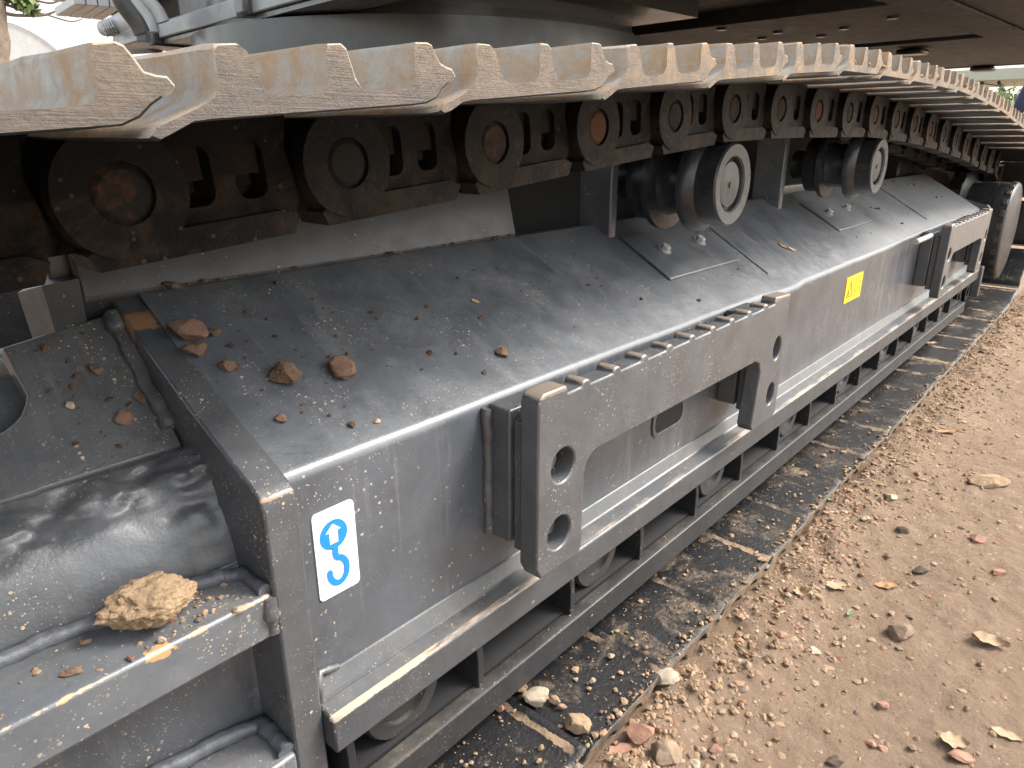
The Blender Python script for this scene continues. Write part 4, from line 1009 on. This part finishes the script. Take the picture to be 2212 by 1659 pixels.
def pk_top(r):
    i = r.choice([5, 6, 7, 8, 9, 10, 11]); a = pins[i]
    return (a[0]+r.choice([.05, .125, -.02])+r.gauss(0, .008), .446+abs(r.gauss(0, .02)), a[1]+W0+.012+abs(r.gauss(0, .006)))
crumbs('dried_mud', 260, pk_top, M_CRUMB, 'dried mud caked between the grousers of the upper shoes', 13, .002, .009)

# ================================================================== BACKGROUND
def leaves_mesh(name, mat, parent, blobs, n, size, seed):
    rr = random.Random(seed); mb = MB()
    for _ in range(n):
        c, rad = blobs[rr.randrange(len(blobs))]
        d = np.array([rr.gauss(0, 1) for _ in range(3)]); d /= np.linalg.norm(d); q = np.array(c)+d*np.array(rad)*rr.random()**.45
        a = np.array([rr.gauss(0, 1) for _ in range(3)]); a /= np.linalg.norm(a); b = np.cross(a, [rr.gauss(0, 1) for _ in range(3)]); b /= np.linalg.norm(b)
        s_ = size*rr.uniform(.6, 1.4)
        mb.add([q-a*s_, q+b*s_*.45, q+a*s_, q-b*s_*.45], [(0, 1, 2, 3)])
    return mb.build(name, mat, parent, angle=180)
TD = 8.0
base = np.array(at_d((-22, 294), TD)); base[2] = 0
tree = empty('tree', tuple(base)); tag(tree, 'bare-limbed tree with a few leaves beyond the excavator', 'tree')
def T_(mb, name, mat, angle=60):
    o = mb.build(name, mat, tree, 0, angle); o.matrix_parent_inverse = Matrix.Translation(-tree.location); return o
T_(MB().tube(smooth([tuple(base), at_d((-12, 200), TD), at_d((-10, 130), TD), at_d((-8, 60), TD), at_d((-20, -100), TD), at_d((-40, -500), TD)], 5), [.19]*5+[.12]*5+[.10]*5+[.08]*5+[.05]*6, 12), 'trunk', M_BARK)
for pts, r in (([(-8, 60), (0, 36), (9, 29), (37, 33), (90, 33), (118, 25), (150, 10)], .022), ([(-10, 15), (0, 9), (19, 12), (56, 26), (93, 30), (150, 46), (178, 41)], .016), ([(-12, 22), (0, 10), (28, 2), (71, 0), (116, 6), (160, -20)], .02), ([(-16, -40), (40, -90), (120, -160), (220, -260)], .03)):
    q = smooth([at_d(p, TD) for p in pts], 5); T_(MB().tube(q, [r*(1-.75*i/len(q)) for i in range(len(q))], 7), 'branch', M_BARK)
bl = [(at_d((58, 5), TD), (.10, .10, .10)), (at_d((30, -6), TD), (.12, .12, .06)), (at_d((66, 14), TD), (.05, .05, .07)), (at_d((120, -160), TD), (.6, .6, .5)), (at_d((20, -300), TD), (.9, .9, .8)), (at_d((200, -320), TD), (.8, .8, .6))]
o = leaves_mesh('crown', M_FOL2, tree, bl, 700, .045, 3); o.matrix_parent_inverse = Matrix.Translation(-tree.location)
# grey rounded tank form, standing in for an unidentified pale shape
tk = at_d((-20, 225), 11.0); az_ = math.atan2(tk[1], tk[0])
tank = empty('tank', (tk[0], tk[1], 0)); tank.rotation_euler = (0, 0, az_-math.pi/2+R(8))
pf = [(0, -.9), (.78, -.9), (.80, -.905), (.84, -.92), (.855, -.90), (.855, -.86), (.82, -.84), (.82, .84), (.855, .86), (.855, .9), (0, .9)]
o = MB().lathe(pf, 0, tk[2], 64).build('shell', M_LIGHT, tank, 0)
for y_ in (-.5, .5): MB().plate([[(-.7, 0), (.7, 0), (.75, tk[2]-.35)]+[(.825*math.sin(R(a)), tk[2]-.825*math.cos(R(a))) for a in range(60, -61, -10)]+[(-.75, tk[2]-.35)]], y_-.05, y_+.05).build('saddle', M_DARK, tank, 0)
tag(tank, 'rounded pale grey metal body with raised rims behind the tree', 'tank')
# shed with pale roof edge, lattice gate, bushes, a person
def wp(azd, D, z): return (D*math.cos(R(azd)), D*math.sin(R(azd)), z)
shed = empty('shed', wp(9, 30, 0)); tag(shed, 'open shed with pale green-grey roof edge far beyond the machine', 'shed')
def Sh(mb, name, mat, bev=0):
    o = mb.build(name, mat, shed, bev); o.matrix_parent_inverse = Matrix.Translation(-shed.location); return o
Sh(MB().box(29.0, 33.0, -3.0, 9.5, 2.62, 2.98), 'roof', M_CANOPY, .02)
for y in (5.28, 5.05, -2.5, 9.0): Sh(MB().box(29.4, 29.55, y, y+.13, 0, 2.619), 'post', M_DARK)
for k in range(4): Sh(MB().tube([(29.3, 5.05, 2.55-k*.22), (29.3, 4.45, 2.45-k*.22)], .018, 5), 'rail', M_DARK)
Sh(MB().tube([(29.3, 4.62, 2.6), (29.3, 4.28, 2.1), (29.3, 4.3, 1.0), (29.3, 4.3, 0)], .05, 6), 'brace', M_DARK)
for k, (azd, D, rad, h_) in enumerate(((8.5, 21, 1.0, 1.9), (7.2, 22, 1.1, 1.8), (5.4, 20, 1.0, 1.9), (10.2, 23, 1.0, 2.0))):
    c = wp(azd, D, 0); bush = empty('bush', c)
    tag(bush, ('light green leafy bush beside the shed brace', 'light green leafy bush behind the person', 'light green bush further along past the person', 'light green bush behind the shed posts')[k], 'bush', 'bushes beyond the machine')
    o = leaves_mesh('foliage', M_FOL2, bush, [((c[0]+random.uniform(-.5, .5)*rad, c[1]+random.uniform(-.7, .7)*rad, h_*random.uniform(.25, .85)), (rad*.6, rad*.6, h_*.35)) for _ in range(7)], 2200, .075, 20+k)
    o.matrix_parent_inverse = Matrix.Translation(-bush.location)
    o = MB().tube([c, (c[0], c[1], h_*.6)], .04, 6).build('stem', M_BARK, bush); o.matrix_parent_inverse = Matrix.Translation(-bush.location)
# person in navy, standing beyond the far end of the track
def skin_body(name, verts, edges, radii, mat, parent, sub=2):
    me = bpy.data.meshes.new(name); me.from_pydata(verts, edges, []); o = bpy.data.objects.new(name, me); C.objects.link(o)
    sk_ = o.modifiers.new('skin', 'SKIN'); sk_.use_smooth_shade = True
    for i, r in enumerate(radii): me.skin_vertices[0].data[i].radius = (r, r) if not isinstance(r, tuple) else r
    me.skin_vertices[0].data[0].use_root = True
    s_ = o.modifiers.new('sub', 'SUBSURF'); s_.levels = sub; s_.render_levels = sub
    me.materials.append(mat); o.parent = parent; return o
PP = wp(6.05, 9.0, 0)
per = empty('person', PP); tag(per, 'person in dark navy clothes standing beyond the far end of the track', 'person'); per.rotation_euler = (0, 0, R(-60))
V = [(0, 0, .95), (0, 0, 1.12), (0, 0, 1.30), (0, 0, 1.42), (0, 0, 1.50), (0, .0, 1.55),
     (.19, 0, 1.40), (.27, -.02, 1.14), (.25, .12, .92), (-.19, 0, 1.40), (-.27, -.02, 1.14), (-.25, .12, .92),
     (.10, 0, .88), (.11, .02, .50), (.11, -.02, .09), (.11, .12, .04), (-.10, 0, .88), (-.11, .02, .50), (-.11, -.02, .09), (-.11, .12, .04)]
Ed = [(0, 1), (1, 2), (2, 3), (3, 4), (4, 5), (3, 6), (6, 7), (7, 8), (3, 9), (9, 10), (10, 11), (0, 12), (12, 13), (13, 14), (14, 15), (0, 16), (16, 17), (17, 18), (18, 19)]
Ra = [(.16, .12), (.15, .11), (.17, .12), (.12, .09), .055, .05, .065, .055, .045, .065, .055, .045, .09, .07, .055, .04, .09, .07, .055, .04]
skin_body('body', V, Ed, Ra, M_NAVY, per)
hv, hf = ico(3); hm = MB()
for p in hv: pass
hd = [(x*.075, y*.095+.01+(.018 if (abs(x) < .18 and y > .8 and -.3 < z < .1) else 0), z*.118+1.66-.01*(z < -.5)) for x, y, z in hv]
o = hm.add(hd, hf).build('head', M_SKIN, per, 0, 60)
hr = MB().add([(x*.083, y*.102-.005, z*.118+1.675) for x, y, z in hv if True], [f_ for f_ in hf if all((hv[i][2] > .25 or hv[i][1] < -.2) for i in f_)]).build('hair', M_HAIR, per, 0, 60)
for s_ in (1, -1):
    hvv = [(s_*.25, .13, .90), (s_*.25, .15, .85), (s_*.25, .155, .81)]; he = [(0, 1), (1, 2)]; hrd = [.026, (.018, .036), (.014, .034)]
    for k in range(4):
        b0 = len(hvv); hvv += [(s_*.25, .185-.02*k, .775-.004*abs(k-1.5)), (s_*.247, .188-.02*k, .745-.004*abs(k-1.5))]; he += [(2, b0), (b0, b0+1)]; hrd += [.0095, .008]
    b0 = len(hvv); hvv += [(s_*.245, .19, .83), (s_*.243, .20, .80)]; he += [(1, b0), (b0, b0+1)]; hrd += [.011, .009]
    skin_body('hand', hvv, he, hrd, M_SKIN, per, 1)
